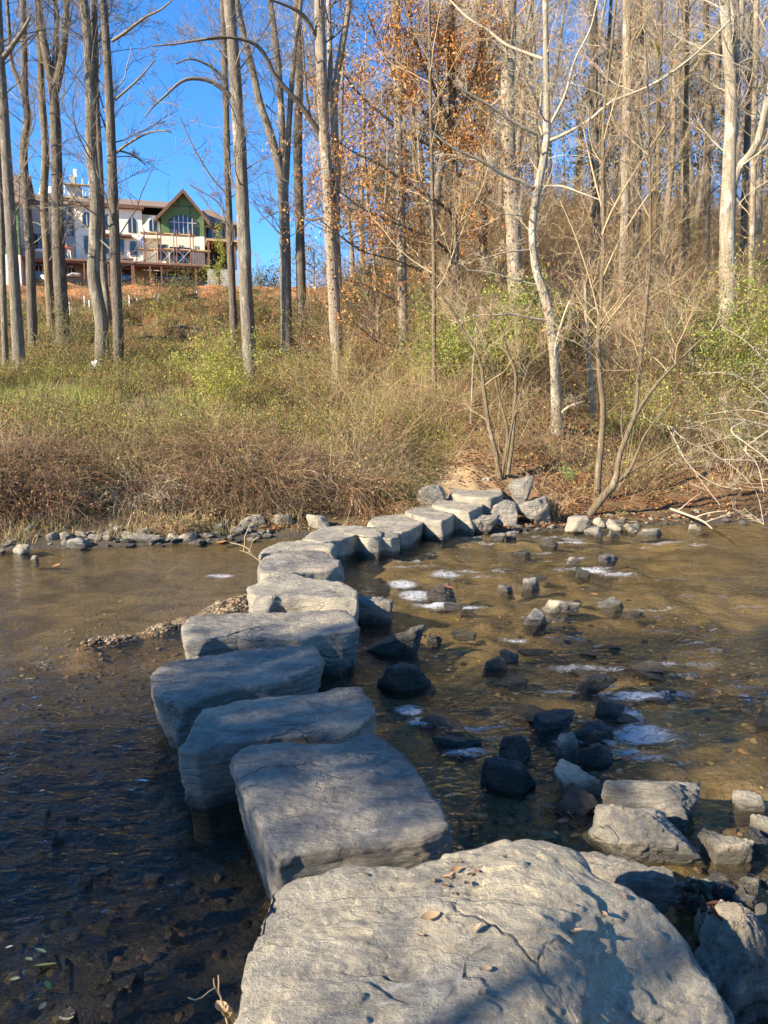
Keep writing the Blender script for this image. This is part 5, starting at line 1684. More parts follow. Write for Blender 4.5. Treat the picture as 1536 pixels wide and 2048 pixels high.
# right end with the low hipped roof
wD = hp(440, 452, 4.5)[1]
hbox('wall', 'stucco_grey_shade', uC1 + .003, uD1, 4.5, 10.5, -.25, wD)
wrD = hp(425, 420, 7.5)[1]
hslab('roof', 'shingle', [(uC1, 3.8, wD + .05), (uD1 + .5, 3.8, wD + .05), (uD1 - 2.4, 7.5, wrD), (uC1, 7.5, wrD)], .16)
hslab('roof', 'shingle', [(uD1 + .51, 3.8, wD + .05), (uD1 + .51, 11.2, wD + .05), (uD1 - 2.39, 7.51, wrD), (uD1 - 2.39, 7.5, wrD)], .16)
hbox('fascia', 'fascia', uC1 + .65, uD1 + .45, 3.7, 3.79, wD - .3, wD)
window(413, 456, 449, 479, 4.5, 0, 3)
# covered terrace at the right
uE0, uE1 = hp(412, 480, 0)[0], hp(478, 480, 0)[0]
wT = hp(440, 482, 0)[1]
terr = hbox('terrace_roof', 'wood', uE0, uE1, -.4, 4.4, wT - .1, wT + .12)
jb = MB()
for i in range(9):
    uu = uE0 + .3 + i * (uE1 - uE0 - .6) / 8
    jb.box((uu - .05, -.3, wT - .38), (uu + .05, 4.35, wT - .103), HM)
jb.build('joist', M['dark_wood'], terr, HB, False)
hbox('wall', 'window_frame', uC1 + .2, uE1, 4.2, 4.45, -.2, wT - .4)  # near-black slab painted in for the terrace's shaded inside
for px in (417, 470):
    uu = hp(px, 500, 0)[0]
    hbox('post', 'rust', uu - .09, uu + .09, -.2, -.02, -.3, wT - .4)
for px, wd_ in ((426, .55), (452, .6), (470, .3)):
    uu = hp(px, 550, 0)[0]
    hbox('pillar', 'concrete', uu - wd_, uu + wd_, .1, .9, -3.4, -.36)
# deck
uK0, uK1 = hp(44, 508, 0)[0], hp(420, 533, 0)[0]
deck = hbox('deck', 'rust', uK0, uK1, 0, 2.98, -.22, -.06)
hbox('deck_boards', 'dark_wood', uK0 + .02, uK1 - .02, .05, 2.39, -.055, -.02, deck)
fb = MB()
for i in range(26):
    uu = uK0 + .3 + i * (uK1 - uK0 - .5) / 25
    fb.box((uu - .06, .1, -.38), (uu + .06, 2.95, -.223), HM)
fb.build('deck_joist', M['rust'], deck, HB, False)
hbox('deck_beam', 'rust', uK0, uK1, .22, .29, -.42, -.23, deck)
for px in (168, 216, 263.5, 267, 300, 322.5, 391):
    uu = hp(px, 530, .15)[0]
    zg = float(terrain(*(HO + HU * uu + HV * .15)[:2])) - HO[2] - .3
    hbox('deck_post', 'rust', uu - .07, uu + .07, .1, .215, zg, -.225)
rl = hbox('railing', 'rust', uK0, hp(150, 500, .1)[0], .06, .12, .98, 1.05)
rb = MB()
for i in range(12):
    uu = uK0 + .05 + i * 1.15
    rb.box((uu - .03, .061, -.05), (uu + .03, .119, .977), HM)
rb.build('rail_post', M['rust'], rl, HB, False)
hbox('rail_bar', 'rust', uK0, hp(150, 500, .1)[0], .07, .11, .5, .55, rl)
for px in (163, 180, 198, 226, 243, 258, 274, 340, 352, 364, 378, 400, 414):
    uu = hp(px, 515, .1)[0]
    hbox('rail_stub', 'rust', uu - .035, uu + .035, .06, .13, -.05, .75)
# basement
hbox('basement_wall', 'basement', uK0 - .5, uC1, 3.02, 10.9, -3.6, -.32)
for (x0, y0, x1, y1) in ((70, 531, 94, 560), (130, 537, 150, 555), (206, 538, 262, 562), (311, 543, 382, 560)):
    window(x0, y0, x1, y1, 3.0, 0, 3)
# connecting wing
uB0 = hp(84, 450, 6)[0]
hbox('wall', 'stucco_grey_shade', uB0 - 1, uA0 - .003, 5.2, 11, -.25, hp(120, 415, 5.2)[1])
wB = hp(120, 415, 5.2)[1]
hslab('roof', 'shingle', [(uB0 - 1, 4.8, wB + .1), (uA0 - .52, 4.8, wB + .1), (uA0 - .52, 9, wB + 2.2), (uB0 - 1, 9, wB + 2.2)], .15)
window(104, 425, 112, 443, 5.2, 0, 1)
window(126, 420, 146, 440, 5.2, 0, 2)
window(126, 446, 147, 472, 5.2, 0, 2)
window(65, 468, 90, 500, 5.2, 0, 2)
# chimney
cu0, cu1 = hp(136, 400, 6)[0], hp(163, 400, 6)[0]
cw0, cw1, cw2 = hp(148, 405, 6)[1], hp(148, 372, 6)[1], hp(148, 352, 6)[1]
cm = hbox('chimney', 'chimney', cu0, cu1, 5.6, 7.4, cw0 - 3, cw1)
hbox('chimney_stack', 'chimney', cu0 + .25, cu1 - .55, 5.8, 7.2, cw1 + .003, cw2, cm)
hbox('chimney_pot', 'white_sheet', cu0 + .6, cu0 + .95, 6.3, 6.7, cw2 + .003, hp(148, 336, 6)[1], cm)
# left wing
uF1 = hp(37, 450, -.6)[0]
wF = hp(30, 403, -.6)[1]
uFg = uF1
hbox('wall', 'sheathing', uF1 - 12, uF1, -.6, .2, hp(20, 508, -.6)[1], wF)
hbox('wall', 'stucco_grey_shade', uF1 - 11.9, uF1 - .003, .203, 8.8, -3.6, wF)  # right side greyed in colour for its shade
hbox('basement_wall', 'stucco', uF1 - 12, uF1 - .002, -.58, .19, -3.9, hp(20, 508, -.6)[1] - .003)
wFr = hp(71, 352, 4)[1]
hprism('gable_wall', 'stucco_grey_shade', [(-.6, wF + .003), (8.8, wF + .003), (4.1, wFr - .2)], uF1 - .4, uF1 - .01, None, 'u')  # gable side turned from the sun, that shade put into its grey
hslab('roof', 'shingle', [(uF1 - 13, -1.2, wF - .2), (uF1 + .45, -1.2, wF - .2), (uF1 + .45, 4.1, wFr), (uF1 - 13, 4.1, wFr)], .18)
hslab('roof', 'shingle', [(uF1 - 13, 4.12, wFr), (uF1 + .45, 4.12, wFr), (uF1 + .45, 9.4, wF - .2), (uF1 - 13, 9.4, wF - .2)], .18)
for va, vb in ((-1.2, 4.1), (9.4, 4.1)):
    q = np.array([[uF1 + .46, va, wF - .18], [uF1 + .46, vb, wFr + .02], [uF1 + .46, vb, wFr - .42], [uF1 + .46, va, wF - .6]])
    MB().add(HM(np.vstack([q, q + np.array([.1, 0, 0])])), [[0, 1, 2, 3], [4, 7, 6, 5], [0, 4, 5, 1], [1, 5, 6, 2], [2, 6, 7, 3], [3, 7, 4, 0]]).build('rake_board', M['fascia'], house, HB, False)
# windows in the wing's right-hand side
for (v0, v1, w0, w1) in ((2.2, 5.2, hp(72, 449, 3)[1], hp(72, 418, 3)[1]), (2.2, 5.6, .1, hp(72, 465, 3)[1])):
    f = hbox('window', 'window_frame', uF1 - .02, uF1 + .05, v0, v1, w0, w1)
    hbox('pane', 'glass', uF1 + .052, uF1 + .07, v0 + .12, v1 - .12, w0 + .12, w1 - .12, f)
    mb = MB()
    for j in (1, 2):
        vv = v0 + (v1 - v0) * j / 3
        mb.box((uF1 + .071, vv - .04, w0 + .1), (uF1 + .09, vv + .04, w1 - .1), HM)
    mb.build('mullion', M['window_frame'], f, HB, False)
for k_ in (4.6, 7.4, 10.2):
    f = hbox('window', 'window_frame', uF1 - k_, uF1 - k_ + 1.4, -.66, -.59, hp(10, 490, -.6)[1], hp(10, 436, -.6)[1])
    hbox('pane', 'glass', uF1 - k_ + .1, uF1 - k_ + 1.3, -.68, -.662, hp(10, 489, -.6)[1], hp(10, 438, -.6)[1], f)
f = hbox('window', 'window_frame', uF1 - 2.6, uF1 - 1.2, -.66, -.59, hp(10, 490, -.6)[1], hp(10, 436, -.6)[1])
hbox('pane', 'glass', uF1 - 2.5, uF1 - 1.3, -.68, -.662, hp(10, 489, -.6)[1], hp(10, 438, -.6)[1], f)


def bar_mb(mb, a, b_, r_):
    P = np.array([[a, (np.array(a) + np.array(b_)) / 2, b_]], float)
    V, Q = tubes(np.stack([HM(P[0])]), np.full((1, 3), r_), 6)
    mb.add(V, Q)


# scaffold in front of the gable
sc_o = HO + HU * hp(340, 525, .8)[0] + HV * .8
scaf = empty('scaffold', sc_o, 'rust-red scaffold with plank platforms in front of the green gable', 'scaffold')
su = [hp(px, 500, .8)[0] for px in (289, 316, 322, 348, 354, 381, 387)]
wtop, wmid = hp(340, 466, .8)[1], hp(350, 497, .8)[1]
for uu in su:
    for vv in (.75, 1.75):
        mb = MB()
        bar_mb(mb, (uu, vv, -.03), (uu, vv, wtop + .35), .045)
        mb.build('pole', M['rust'], scaf, sc_o)
for a, b_ in zip(su[:-1:2], su[1::2]):
    mb = MB()
    bar_mb(mb, (a, .74, wmid + .2), (b_, .74, wtop - .1), .025)
    bar_mb(mb, (a, .76, wtop - .1), (b_, .76, wmid + .2), .025)
    bar_mb(mb, (a, .74, .1), (b_, .74, wmid - .1), .025)
    bar_mb(mb, (a, .76, wmid - .1), (b_, .76, .1), .025)
    mb.build('brace', M['metal'], scaf, sc_o)
MB().box((su[0] - .4, .8, wtop - .12), (su[-1] + .2, 1.7, wtop), HM).build('plank', M['wood'], scaf, sc_o, False)
MB().box((su[1] - .3, .8, wmid - .12), (hp(421, 500, .8)[0], 1.7, wmid), HM).build('plank', M['wood'], scaf, sc_o, False)
MB().box((su[0] - .5, .8, wtop - 1.75), (su[0] + .9, 1.7, wtop - 1.66), HM).build('plank', M['wood'], scaf, sc_o, False)

# scaffold round the chimney
ch_o = HO + HU * cu0 + HV * 5 + HW * (cw0 - 1)
chs = empty('scaffold', ch_o, 'thin metal scaffold standing round the stone chimney', 'scaffold')
for uu in (cu0 - .5, cu1 + .25, cu1 + .9):
    for vv in (5.2, 7.8):
        mb = MB()
        bar_mb(mb, (uu, vv, cw0 - 2.6), (uu, vv, cw2 - .4), .04)
        mb.build('pole', M['metal'], chs, ch_o)
for ww in (cw0 + .2, cw1 - .1):
    MB().box((cu0 - .8, 5.0, ww), (cu1 + 1.3, 5.58, ww + .1), HM).build('plank', M['wood'], chs, ch_o, False)
mb = MB()
bar_mb(mb, (cu0 - .5, 5.19, cw0 - 1), (cu1 + .25, 5.19, cw1), .025)
mb.build('brace', M['metal'], chs, ch_o)


def lumps(name, label, cat, px, py, v, wd_, hh, mat, seed):
    u_, w_ = hp(px, py, v)
    V, Fc = rock_shape(seed, 4, 8, 6)
    V = V * np.array([wd_, .7, hh]) * (1 + .12 * gnoise(V * 5))[:, None]
    p = HM(np.array([[u_, v, w_]]))[0]
    o = MB().add(V, None, Fc).build(name, M[mat], None, (0, 0, 0))
    o.location = p
    return tag(o, label, cat)


lumps('tarp', 'white crumpled sheet lying on the deck left of the orange worker', 'tarp', 108, 506, 1.0, 1.9, .5, 'white_sheet', 401)
lumps('tarp', 'long white crumpled sheet on the deck by the railing', 'tarp', 80, 507, 1.0, 1.7, .45, 'white_sheet', 402)
lumps('tarp', 'white sheet draped on the roof beside the chimney', 'tarp', 104, 394, 6.5, 2.6, 1.2, 'white_sheet', 403)
lumps('rubble_bag', 'white bag of rubble on the bare clay below the deck', 'bag', 86, 560, -.6, .7, .5, 'white_sheet', 404)
lumps('rubble_bag', 'pale sacks heaped on the red clay under the deck', 'bag', 146, 553, -.4, 1.6, .35, 'concrete', 405)
# curved wooden lounge chair and boards on the deck
lu = hp(247, 513, 1.2)[0]
lo_ = HM(np.array([[lu, 1.2, -.02]]))[0]
lc = empty('lounge_chair', lo_, 'brown wooden lounge chair on the deck below the small windows', 'chair')
hbox('seat', 'dark_wood', lu - .2, lu + .9, .9, 1.6, .38, .46, lc, lo_)
hslab_q = [(lu - .2, .9, .45), (lu - .2, 1.6, .45), (lu - .75, 1.6, 1.35), (lu - .75, .9, 1.35)]
q = np.array(hslab_q)
MB().add(HM(np.vstack([q, q + np.array([.07, 0, .04])])), [[0, 1, 2, 3], [4, 7, 6, 5], [0, 4, 5, 1], [1, 5, 6, 2], [2, 6, 7, 3], [3, 7, 4, 0]]).build('backrest', M['dark_wood'], lc, lo_, False)
for a in (lu - .1, lu + .8):
    for b_ in (.95, 1.5):
        hbox('leg', 'dark_wood', a - .04, a + .04, b_, b_ + .08, -.02, .377, lc, lo_)
# vine on the terrace
vo = at_y(437, 560, 79)
vr = empty('climbing_vine', vo, 'yellow-green vine climbing up in front of the terrace at the right of the house', 'vine')
Pv = np.array([at_y(a, b_, 79.6) for a, b_ in ((436, 562), (434, 545), (440, 525), (446, 510), (440, 490), (437, 470), (437, 450))])
Pv = catmull(Pv, 30)
V, Q = tubes(Pv[None], np.full((1, 30), .03), 5)
MB().add(V, Q, None, (.2, .17, .08)).build('stem', M['stem'], vr, vo)
q = Pv[rng.integers(0, 30, 650)] + rng.normal(0, .22, (650, 3))
q = np.vstack([q, at_y(432, 545, 79.5) + rng.normal(0, 1, (450, 3)) * np.array([.8, .3, .6])])
V, T, C = leaves(q, .2, palette([(.32, .34, .06), (.22, .26, .05)], len(q), .2))
MB().add(V, None, T, C).build('leaves', M['leaf'], vr, vo)


# ------------------------------------------------------------------ people
def figure(label, joints, radii, edges, origin, shirt, trousers, parts_tr, hard_hat=None):
    """one continuous skinned body; clothing as close-fitting shells"""
    me = bpy.data.meshes.new('person')
    me.from_pydata([tuple(j) for j in joints], edges, [])
    ob = bpy.data.objects.new('person', me)
    COL.objects.link(ob)
    ob.modifiers.new('skin', 'SKIN')
    for v, r_ in zip(me.skin_vertices[0].data, radii):
        v.radius = (r_, r_)
    me.skin_vertices[0].data[0].use_root = True
    s = ob.modifiers.new('sub', 'SUBSURF')
    s.levels = s.render_levels = 1
    dg = bpy.context.evaluated_depsgraph_get()
    full = bpy.data.meshes.new_from_object(ob.evaluated_get(dg))
    ob.modifiers.clear()
    ob.data = full
    full.materials.clear()
    for mt in ('skin', shirt, trousers):
        full.materials.append(M[mt])
    J = np.array(joints)
    for p in full.polygons:
        c_ = np.array(p.center)
        i = int(np.argmin(np.linalg.norm(J - c_, axis=1)))
        p.material_index = parts_tr[i]
        p.use_smooth = True
    ob.location = origin
    tag(ob, label, 'person')
    return ob


#            0 pelvis 1 waist 2 chest 3 neck 4 head 5 crown | arms | legs
def body(lean, arm_l, arm_r, knee):
    s, c_ = math.sin(lean), math.cos(lean)

    def up_(h, x=0, y=0):
        return (x, -s * h + y, .95 + c_ * h)
    J = [(0, 0, .95), up_(.2), up_(.42), up_(.56), up_(.68, 0, -.02), up_(.80, 0, -.01),
         up_(.48, -.19), up_(.48, .19)]
    J += [tuple(np.add(J[6], arm_l[0])), tuple(np.add(J[6], arm_l[1])), tuple(np.add(J[6], arm_l[2])), tuple(np.add(J[7], arm_r[0])), tuple(np.add(J[7], arm_r[1])), tuple(np.add(J[7], arm_r[2]))]
    J += [(-.11, 0, .88), (-.13, -knee, .48), (-.14, 0, .07), (-.14, -.16, .03), (.11, 0, .88), (.13, -knee * .6, .48), (.15, .04, .07), (.15, -.12, .03)]
    R_ = [.14, .135, .15, .06, .095, .07, .07, .07, .048, .038, .035, .048, .038, .035, .095, .065, .045, .035, .095, .065, .045, .035]
    E = [(0, 1), (1, 2), (2, 3), (3, 4), (4, 5), (2, 6), (2, 7), (6, 8), (8, 9), (9, 10), (7, 11), (11, 12), (12, 13), (0, 14), (14, 15), (15, 16), (16, 17), (0, 18), (18, 19), (19, 20), (20, 21)]
    part = [2, 1, 1, 0, 0, 0, 1, 1, 1, 0, 0, 1, 0, 0, 2, 2, 2, 2, 2, 2, 2, 2]
    return J, R_, E, part


J, R_, E, pt = body(1.0, [(-.04, -.10, -.26), (-.02, -.22, -.48), (-.02, -.25, -.56)], [(.06, -.08, -.27), (.03, -.2, -.5), (.03, -.24, -.57)], .10)
figure('worker in an orange jacket bending forward on the deck', J, R_, E, HM(np.array([[hp(139, 507, .7)[0], .7, -.02]]))[0], 'orange_cloth', 'white_cloth', pt)
J, R_, E, pt = body(.15, [(-.10, -.12, -.24), (-.08, -.30, -.10), (-.07, -.36, -.02)], [(.10, -.1, -.24), (.12, -.3, -.3), (.12, -.36, -.3)], .04)
figure('worker in white top and blue trousers standing at the left end of the scaffold', J, R_, E, HM(np.array([[su[0] - .2, 1.2, wtop - 1.66]]))[0], 'white_cloth', 'blue_cloth', pt)

# ------------------------------------------------------------------ silt fence and other hillside things
st = [(10, 622, 640), (139, 604, 630), (169, 592, 611), (179, 604, 621), (217, 592, 611), (226, 606, 622), (259, 590, 611), (274, 597, 612), (309, 589, 606), (317, 602, 612), (359, 588, 605), (394, 584, 596)]
fo = on_ground(217, 612)
sf = empty('silt_fence', fo, 'low black silt fence with white stakes across the hillside below the house', 'fence')
front = []
for i, (px, y0, y1) in enumerate(st):
    g = on_ground(px, y1)
    hh = max(.6, at_y(px, y0, g[1])[2] - g[2])
    front.append(g)
    MB().box((g[0] - .03, g[1] - .03, g[2] - .2), (g[0] + .03, g[1] + .03, g[2] + hh)).build('stake', M['white_sheet'], sf, fo, False)
front = sorted(front, key=lambda q: q[0])
mb = MB()
row = [g for g in front if g[1] > 50]
for a, b_ in zip(row[:-1], row[1:]):
    if np.linalg.norm(b_ - a) > 12:
        continue
    V = np.array([a + [0, .04, -.1], b_ + [0, .04, -.1], b_ + [0, .04, .38], a + [0, .04, .38]])
    V = np.vstack([V, V + np.array([0, .02, 0])])
    mb.add(V, [[0, 1, 2, 3], [4, 7, 6, 5], [0, 4, 5, 1], [1, 5, 6, 2], [2, 6, 7, 3], [3, 7, 4, 0]])
mb.build('fabric', M['silt'], sf, fo, False)
g = on_ground(191, 750)
V, Fc = rock_shape(444, 4, 10, 7)
V = V * np.array([.24, .18, .34]) * (1 + .15 * gnoise(V * 6))[:, None]
o = MB().add(V, None, Fc).build('plastic_bag', M['plastic'], None, (0, 0, 0))
o.location = g + np.array([0, 0, .2])
tag(o, 'crumpled white plastic bag caught in weeds below the S-bent trunk', 'bag')
# blue car roof at the crest
cp = at_y(548, 574, 92)
cz = float(terrain(cp[0], cp[1]))
co_ = np.array([cp[0], cp[1], cz])
car = empty('parked_car', co_, 'dark blue car parked at the hill crest right of the house', 'car')


def carprism(name, prof, y0, y1, mat, par=car):
    n_ = len(prof)
    V = np.array([(a, y0, b_) for a, b_ in prof] + [(a, y1, b_) for a, b_ in prof]) + co_
    V = np.vstack([V, V[:n_].mean(0), V[n_:].mean(0)])
    Qf = [[i, (i + 1) % n_, (i + 1) % n_ + n_, i + n_] for i in range(n_)]
    T = [[2 * n_, (i + 1) % n_, i] for i in range(n_)] + [[2 * n_ + 1, i + n_, (i + 1) % n_ + n_] for i in range(n_)]
    return MB().add(V, Qf, T).build(name, M[mat], par, co_, False)


carprism('body', [(-2.1, .35), (2.1, .35), (2.15, .7), (2.0, .88), (1.2, .95), (-1.9, 1.0), (-2.15, .8)], -.85, .85, 'car_paint')
carprism('cabin', [(-1.75, 1.0), (1.1, .95), (.35, 1.48), (-1.2, 1.5)], -.75, .75, 'glass')
carprism('roof', [(-1.25, 1.502), (.38, 1.482), (.3, 1.55), (-1.1, 1.57)], -.72, .72, 'car_paint')
for a in (-1.3, 1.3):
    for b_ in (-.9, .7):
        an = np.linspace(0, TAU, 16, endpoint=False)
        carprism('wheel', [(a + .33 * math.cos(t), .33 + .33 * math.sin(t)) for t in an], b_, b_ + .2, 'dark_cloth')
# ------------------------------------------------------------------ ground cover and brush
def wedge(n, a0, a1, y0, y1, p=1.0):
    """random ground points in the wedge seen by the camera, denser near"""
    y = np.exp(rng.uniform(math.log(y0), math.log(y1), n)) if p == 1 else y0 + (y1 - y0) * rng.uniform(0, 1, n) ** p
    x = rng.uniform(a0, a1, n) * y
    return x, y


def stuff(name, mb, mat):
    o = mb.build(name, M[mat], None, (0, 0, 0))
    o['kind'] = 'stuff'
    return o


STRAW = [(.40, .29, .15), (.30, .20, .10), (.48, .38, .22), (.22, .14, .075), (.34, .22, .11)]
BROWN = [(.25, .155, .085), (.33, .205, .11), (.16, .10, .055), (.38, .26, .145), (.44, .32, .19)]
GREENY = [(.22, .23, .05), (.31, .31, .07), (.14, .17, .045), (.40, .37, .11)]
RUST = [(.33, .15, .055), (.24, .11, .05), (.42, .22, .09), (.18, .09, .045)]

# 1. dry tangle over the left far bank
BRK = [STRAW, [tuple(v * .8 for v in q) for q in BROWN], [(.25, .145, .075), (.33, .19, .10), (.19, .11, .06)], [(.30, .24, .16), (.22, .17, .11), (.38, .31, .21)], [(.20, .17, .07), (.27, .22, .09), (.16, .11, .05)]]
mb = MB()
LP, LCC = [], []
nm = 0
for i in range(400):
    if nm >= 100:
        break
    y = rng.uniform(12.9, 18.6)
    x = rng.uniform(-.64, .055) * y
    d_ = float(bank_d(np.array([x]), np.array([y]))[0])
    if not (1.25 < d_ < 5.2) or x > .7:
        continue
    nm += 1
    Rm = rng.uniform(.35, 1.05) * (.75 if d_ < 1.8 else 1)
    Hm = Rm * rng.uniform(.2, .95)
    lum = rng.uniform(.5, 1.15)
    ns = int(330 * Rm * Rm + 60)
    an = rng.uniform(0, TAU, ns)
    rr = Rm * .55 * np.sqrt(rng.uniform(0, 1, ns))
    bx, by = x + np.cos(an) * rr, y + np.sin(an) * rr
    dr = np.column_stack([np.cos(an) * rng.uniform(.2, 1.3, ns), np.sin(an) * rng.uniform(.2, 1.3, ns) - .2, np.full(ns, 1.0)]) + randdir(ns) * .45
    P = grow(np.column_stack([bx, by, terrain(bx, by) - .03]), dr, (Rm * .6 + Hm) * rng.uniform(.6, 1.35, ns), 8, .20, -.24)
    pal = BRK[rng.choice(5, p=[.20, .24, .26, .15, .15])]
    V, Q = tubes(P, np.linspace(1, .5, 8)[None] * rng.uniform(.0025, .0055, ns)[:, None], 3)
    mb.add(V, Q, None, rep(palette(pal, ns, .25) * lum, 24))
    nl_ = int(ns * rng.choice([.6, 2.2, 4.0]))
    LP.append(P[rng.integers(0, ns, nl_), rng.integers(2, 8, nl_)] + rng.normal(0, .03, (nl_, 3)))
    LCC.append(palette(pal[1:] + [(.20, .12, .06)], nl_, .3) * .8 * lum)
n = 7000
x, y = wedge(n * 4, -.64, .07, 12.4, 21)
d = bank_d(x, y)
k = rng.uniform(0, 1, len(x)) < sstep(.9, 1.7, d) * sstep(6.5, 4.0, d) * np.clip(.5 + 1.5 * fbm2(x, y, .8, 3, 21.0), .06, 1) * sstep(.075, .03, x / y)
x, y, d = x[k][:n], y[k][:n], d[k][:n]
n = len(x)
P = grow(np.column_stack([x, y, terrain(x, y) - .03]), randdir(n) * .9 + np.array([.1, -.2, .9]), rng.uniform(.2, .75, n) * (1 + .5 * sstep(3, 5, d)), 6, .22, -.14)
V, Q = tubes(P, np.linspace(1, .5, 6)[None] * rng.uniform(.0022, .0048, n)[:, None], 3)
mb.add(V, Q, None, rep(np.where((fbm2(x, y, .9, 3, 41.0) + .5 * sstep(2.5, 4.5, d) > .25)[:, None], palette(STRAW, n, .25), palette(BROWN, n, .25) * .8), 18))
q = np.concatenate(LP)
V, T, C = leaves(q, rng.uniform(.03, .075, len(q)), np.concatenate(LCC), down=.3)
mb.add(V, None, T, C)
stuff('dry_bank_brush', mb, 'stem')

# 2. grass and weeds of the flood plain and the hillside
n = 90000
x, y = wedge(n * 2, -.66, .10, 16.2, 84, 1)
d = bank_d(x, y)
w = sstep(-.10, .14, x / np.maximum(y, 10))
dens = sstep(3.2, 5, d) * (1 - w) * np.clip(.7 + .9 * fbm2(x, y, .45, 3, 51.0), .15, 1) * (1 - .55 * sstep(34, 46, y)) * np.where(d > 44, .12, 1)
k = rng.uniform(0, 1, len(x)) < dens
x, y = x[k][:n], y[k][:n]
n = len(x)
z = terrain(x, y)
far = sstep(26, 60, y)
L = (.28 + .35 * rng.uniform(0, 1, n) ** 2) * (1 + .5 * far) * np.clip(.8 + .7 * fbm2(x, y, .6, 2, 61.0), .35, 1.6)
P = grow(np.column_stack([x, y, z - .02]), randdir(n) * .45 + np.array([.1, 0, 1.0]), L, 4, .12, -.08)
mb = MB()
wd_ = (.004 + .010 * far + .002 * rng.uniform(0, 1, n))[:, None] * np.array([1, .9, .6, .12])[None]
V, Q = ribbons(P, wd_, unit(np.column_stack([rng.normal(size=n), rng.normal(size=n) * .6, np.zeros(n)])))
gm = fbm2(x, y, .35, 3, 71.0) + .45 * sstep(17, 20, y) * sstep(30, 24, y) + rng.normal(0, .22, n)
cg, cs = palette(GREENY, n, .2), palette(STRAW, n, .2)
hill = palette([(.36, .195, .085), (.28, .16, .075), (.40, .25, .12), (.15, .10, .05), (.13, .12, .05)], n, .2)
cc = np.where((gm > .25)[:, None], cg, cs)
cc = np.where((rng.uniform(0, 1, n) < sstep(24, 42, y))[:, None], hill, cc)
mb.add(V, Q, None, rep(cc, 8))
stuff('meadow_grass', mb, 'blade')

# leafy weeds and briars among the grass
n = 6200
x, y = wedge(n * 3, -.66, .16, 17, 70)
d = bank_d(x, y)
w = sstep(-.06, .2, x / np.maximum(y, 10))
nz = fbm2(x, y, .30, 3, 81.0)
dens = sstep(4, 6, d) * (1 - w) * np.clip(.25 + 2.2 * nz + .3 * sstep(40, 24, y) - .12 * sstep(30, 50, y), .02, 1) * np.where(d > 42, .10, 1)
k = rng.uniform(0, 1, len(x)) < dens
x, y = x[k][:n], y[k][:n]
n = len(x)
z = terrain(x, y)
far = sstep(26, 60, y)
P = np.repeat(np.column_stack([x, y, z]), 5, 0)
ht = np.repeat((.5 + .7 * rng.uniform(0, 1, n) ** 1.5) * (1 + .5 * far), 5) * rng.uniform(.5, 1.1, n * 5)
P = grow(P, randdir(n * 5) * .6 + np.array([0, 0, 1.0]), ht, 6, .18, -.05)
mb = MB()
V, Q = tubes(P, np.linspace(1, .5, 6)[None] * (.004 + .004 * np.repeat(far, 5))[:, None], 3)
mb.add(V, Q, None, rep(palette(BROWN, n * 5, .2), 18))
m = 14
pi = np.repeat(np.arange(n * 5), m)
q = P[pi, rng.integers(2, 6, len(pi))] + rng.normal(0, .06, (len(pi), 3))
kind = np.repeat(rng.uniform(0, 1, n), 5 * m)
c_ = np.where((kind < .50 - .42 * np.repeat(far, 5 * m))[:, None], palette(GREENY + [(.38, .38, .07)], len(pi), .2), np.where((kind < .85)[:, None], palette([(.15, .15, .055), (.12, .11, .045), (.20, .16, .07)], len(pi), .2), palette(RUST, len(pi), .2)))
V, T, C = leaves(q, rng.uniform(.035, .075, len(q)) * (1 + 1.3 * np.repeat(far, 5 * m)), c_)
mb.add(V, None, T, C)
stuff('weeds', mb, 'leaf')

# 3. woodland undergrowth on the right: cane tangle, dead and green leaves
n = 46000
x, y = wedge(n * 3, -.13, .66, 15.5, 62)
d = bank_d(x, y)
w = sstep(-.14, .02, x / np.maximum(y, 10))
path = 1.5 * np.exp(-(((x - 1.5) / 1.4) ** 2 + ((y - 16.9) / 2.1) ** 2)) + np.exp(-(((x - (5.3 + .06 * (y - 23))) / .7) ** 2)) * sstep(17, 20, y) * sstep(27, 24, y)
land = np.exp(-(((x - 2.6) / 1.5) ** 2 + ((y - 15.6) / .9) ** 2))
dens = sstep(1.0, 4.2, d) * w * np.clip(.6 + .9 * fbm2(x, y, .45, 3, 91.0), .08, 1) * (1 - np.clip(path + land, 0, .97))
k = rng.uniform(0, 1, len(x)) < dens
x, y, d = x[k][:n], y[k][:n], d[k][:n]
n = len(x)
z = terrain(x, y)
far = sstep(22, 50, y)
L = np.clip(.45 + 1.6 * sstep(2.5, 7, d) + 1.2 * far + 1.2 * fbm2(x, y, .4, 2, 101.0), .3, 4) * rng.uniform(.4, 1.25, n)
L = np.where((rng.uniform(0, 1, n) < .06) & (d > 4), rng.uniform(2.5, 5, n), L)
P = grow(np.column_stack([x, y, z - .03]), randdir(n) * .75 + np.array([0, -.1, .9]), L, 8, .16, -.07)
mb = MB()
V, Q = tubes(P, np.linspace(1, .45, 8)[None] * ((.003 + .003 * rng.uniform(0, 1, n)) * (1 + .9 * far))[:, None], 3)
mb.add(V, Q, None, rep(palette([(.52, .39, .22), (.40, .28, .155), (.58, .45, .27), (.38, .25, .135), (.22, .15, .09)], n, .2), 24))
nl = 62000
pi = rng.integers(0, n, nl)
q = P[pi, rng.integers(1, 8, nl)] + rng.normal(0, .07, (nl, 3))
green = (fbm2(x, y, .33, 3, 111.0) + .30 * sstep(34, 20, y))[pi] + rng.normal(0, .16, nl)
c_ = np.where((green > .20)[:, None], palette(GREENY + [(.30, .33, .08)], nl, .22), palette(RUST + [(.44, .24, .10), (.30, .19, .10)], nl, .22))
V, T, C = leaves(q, rng.uniform(.035, .085, nl) * (1 + .9 * far[pi]), c_, down=.3)
mb.add(V, None, T, C)
stuff('woodland_undergrowth', mb, 'leaf')

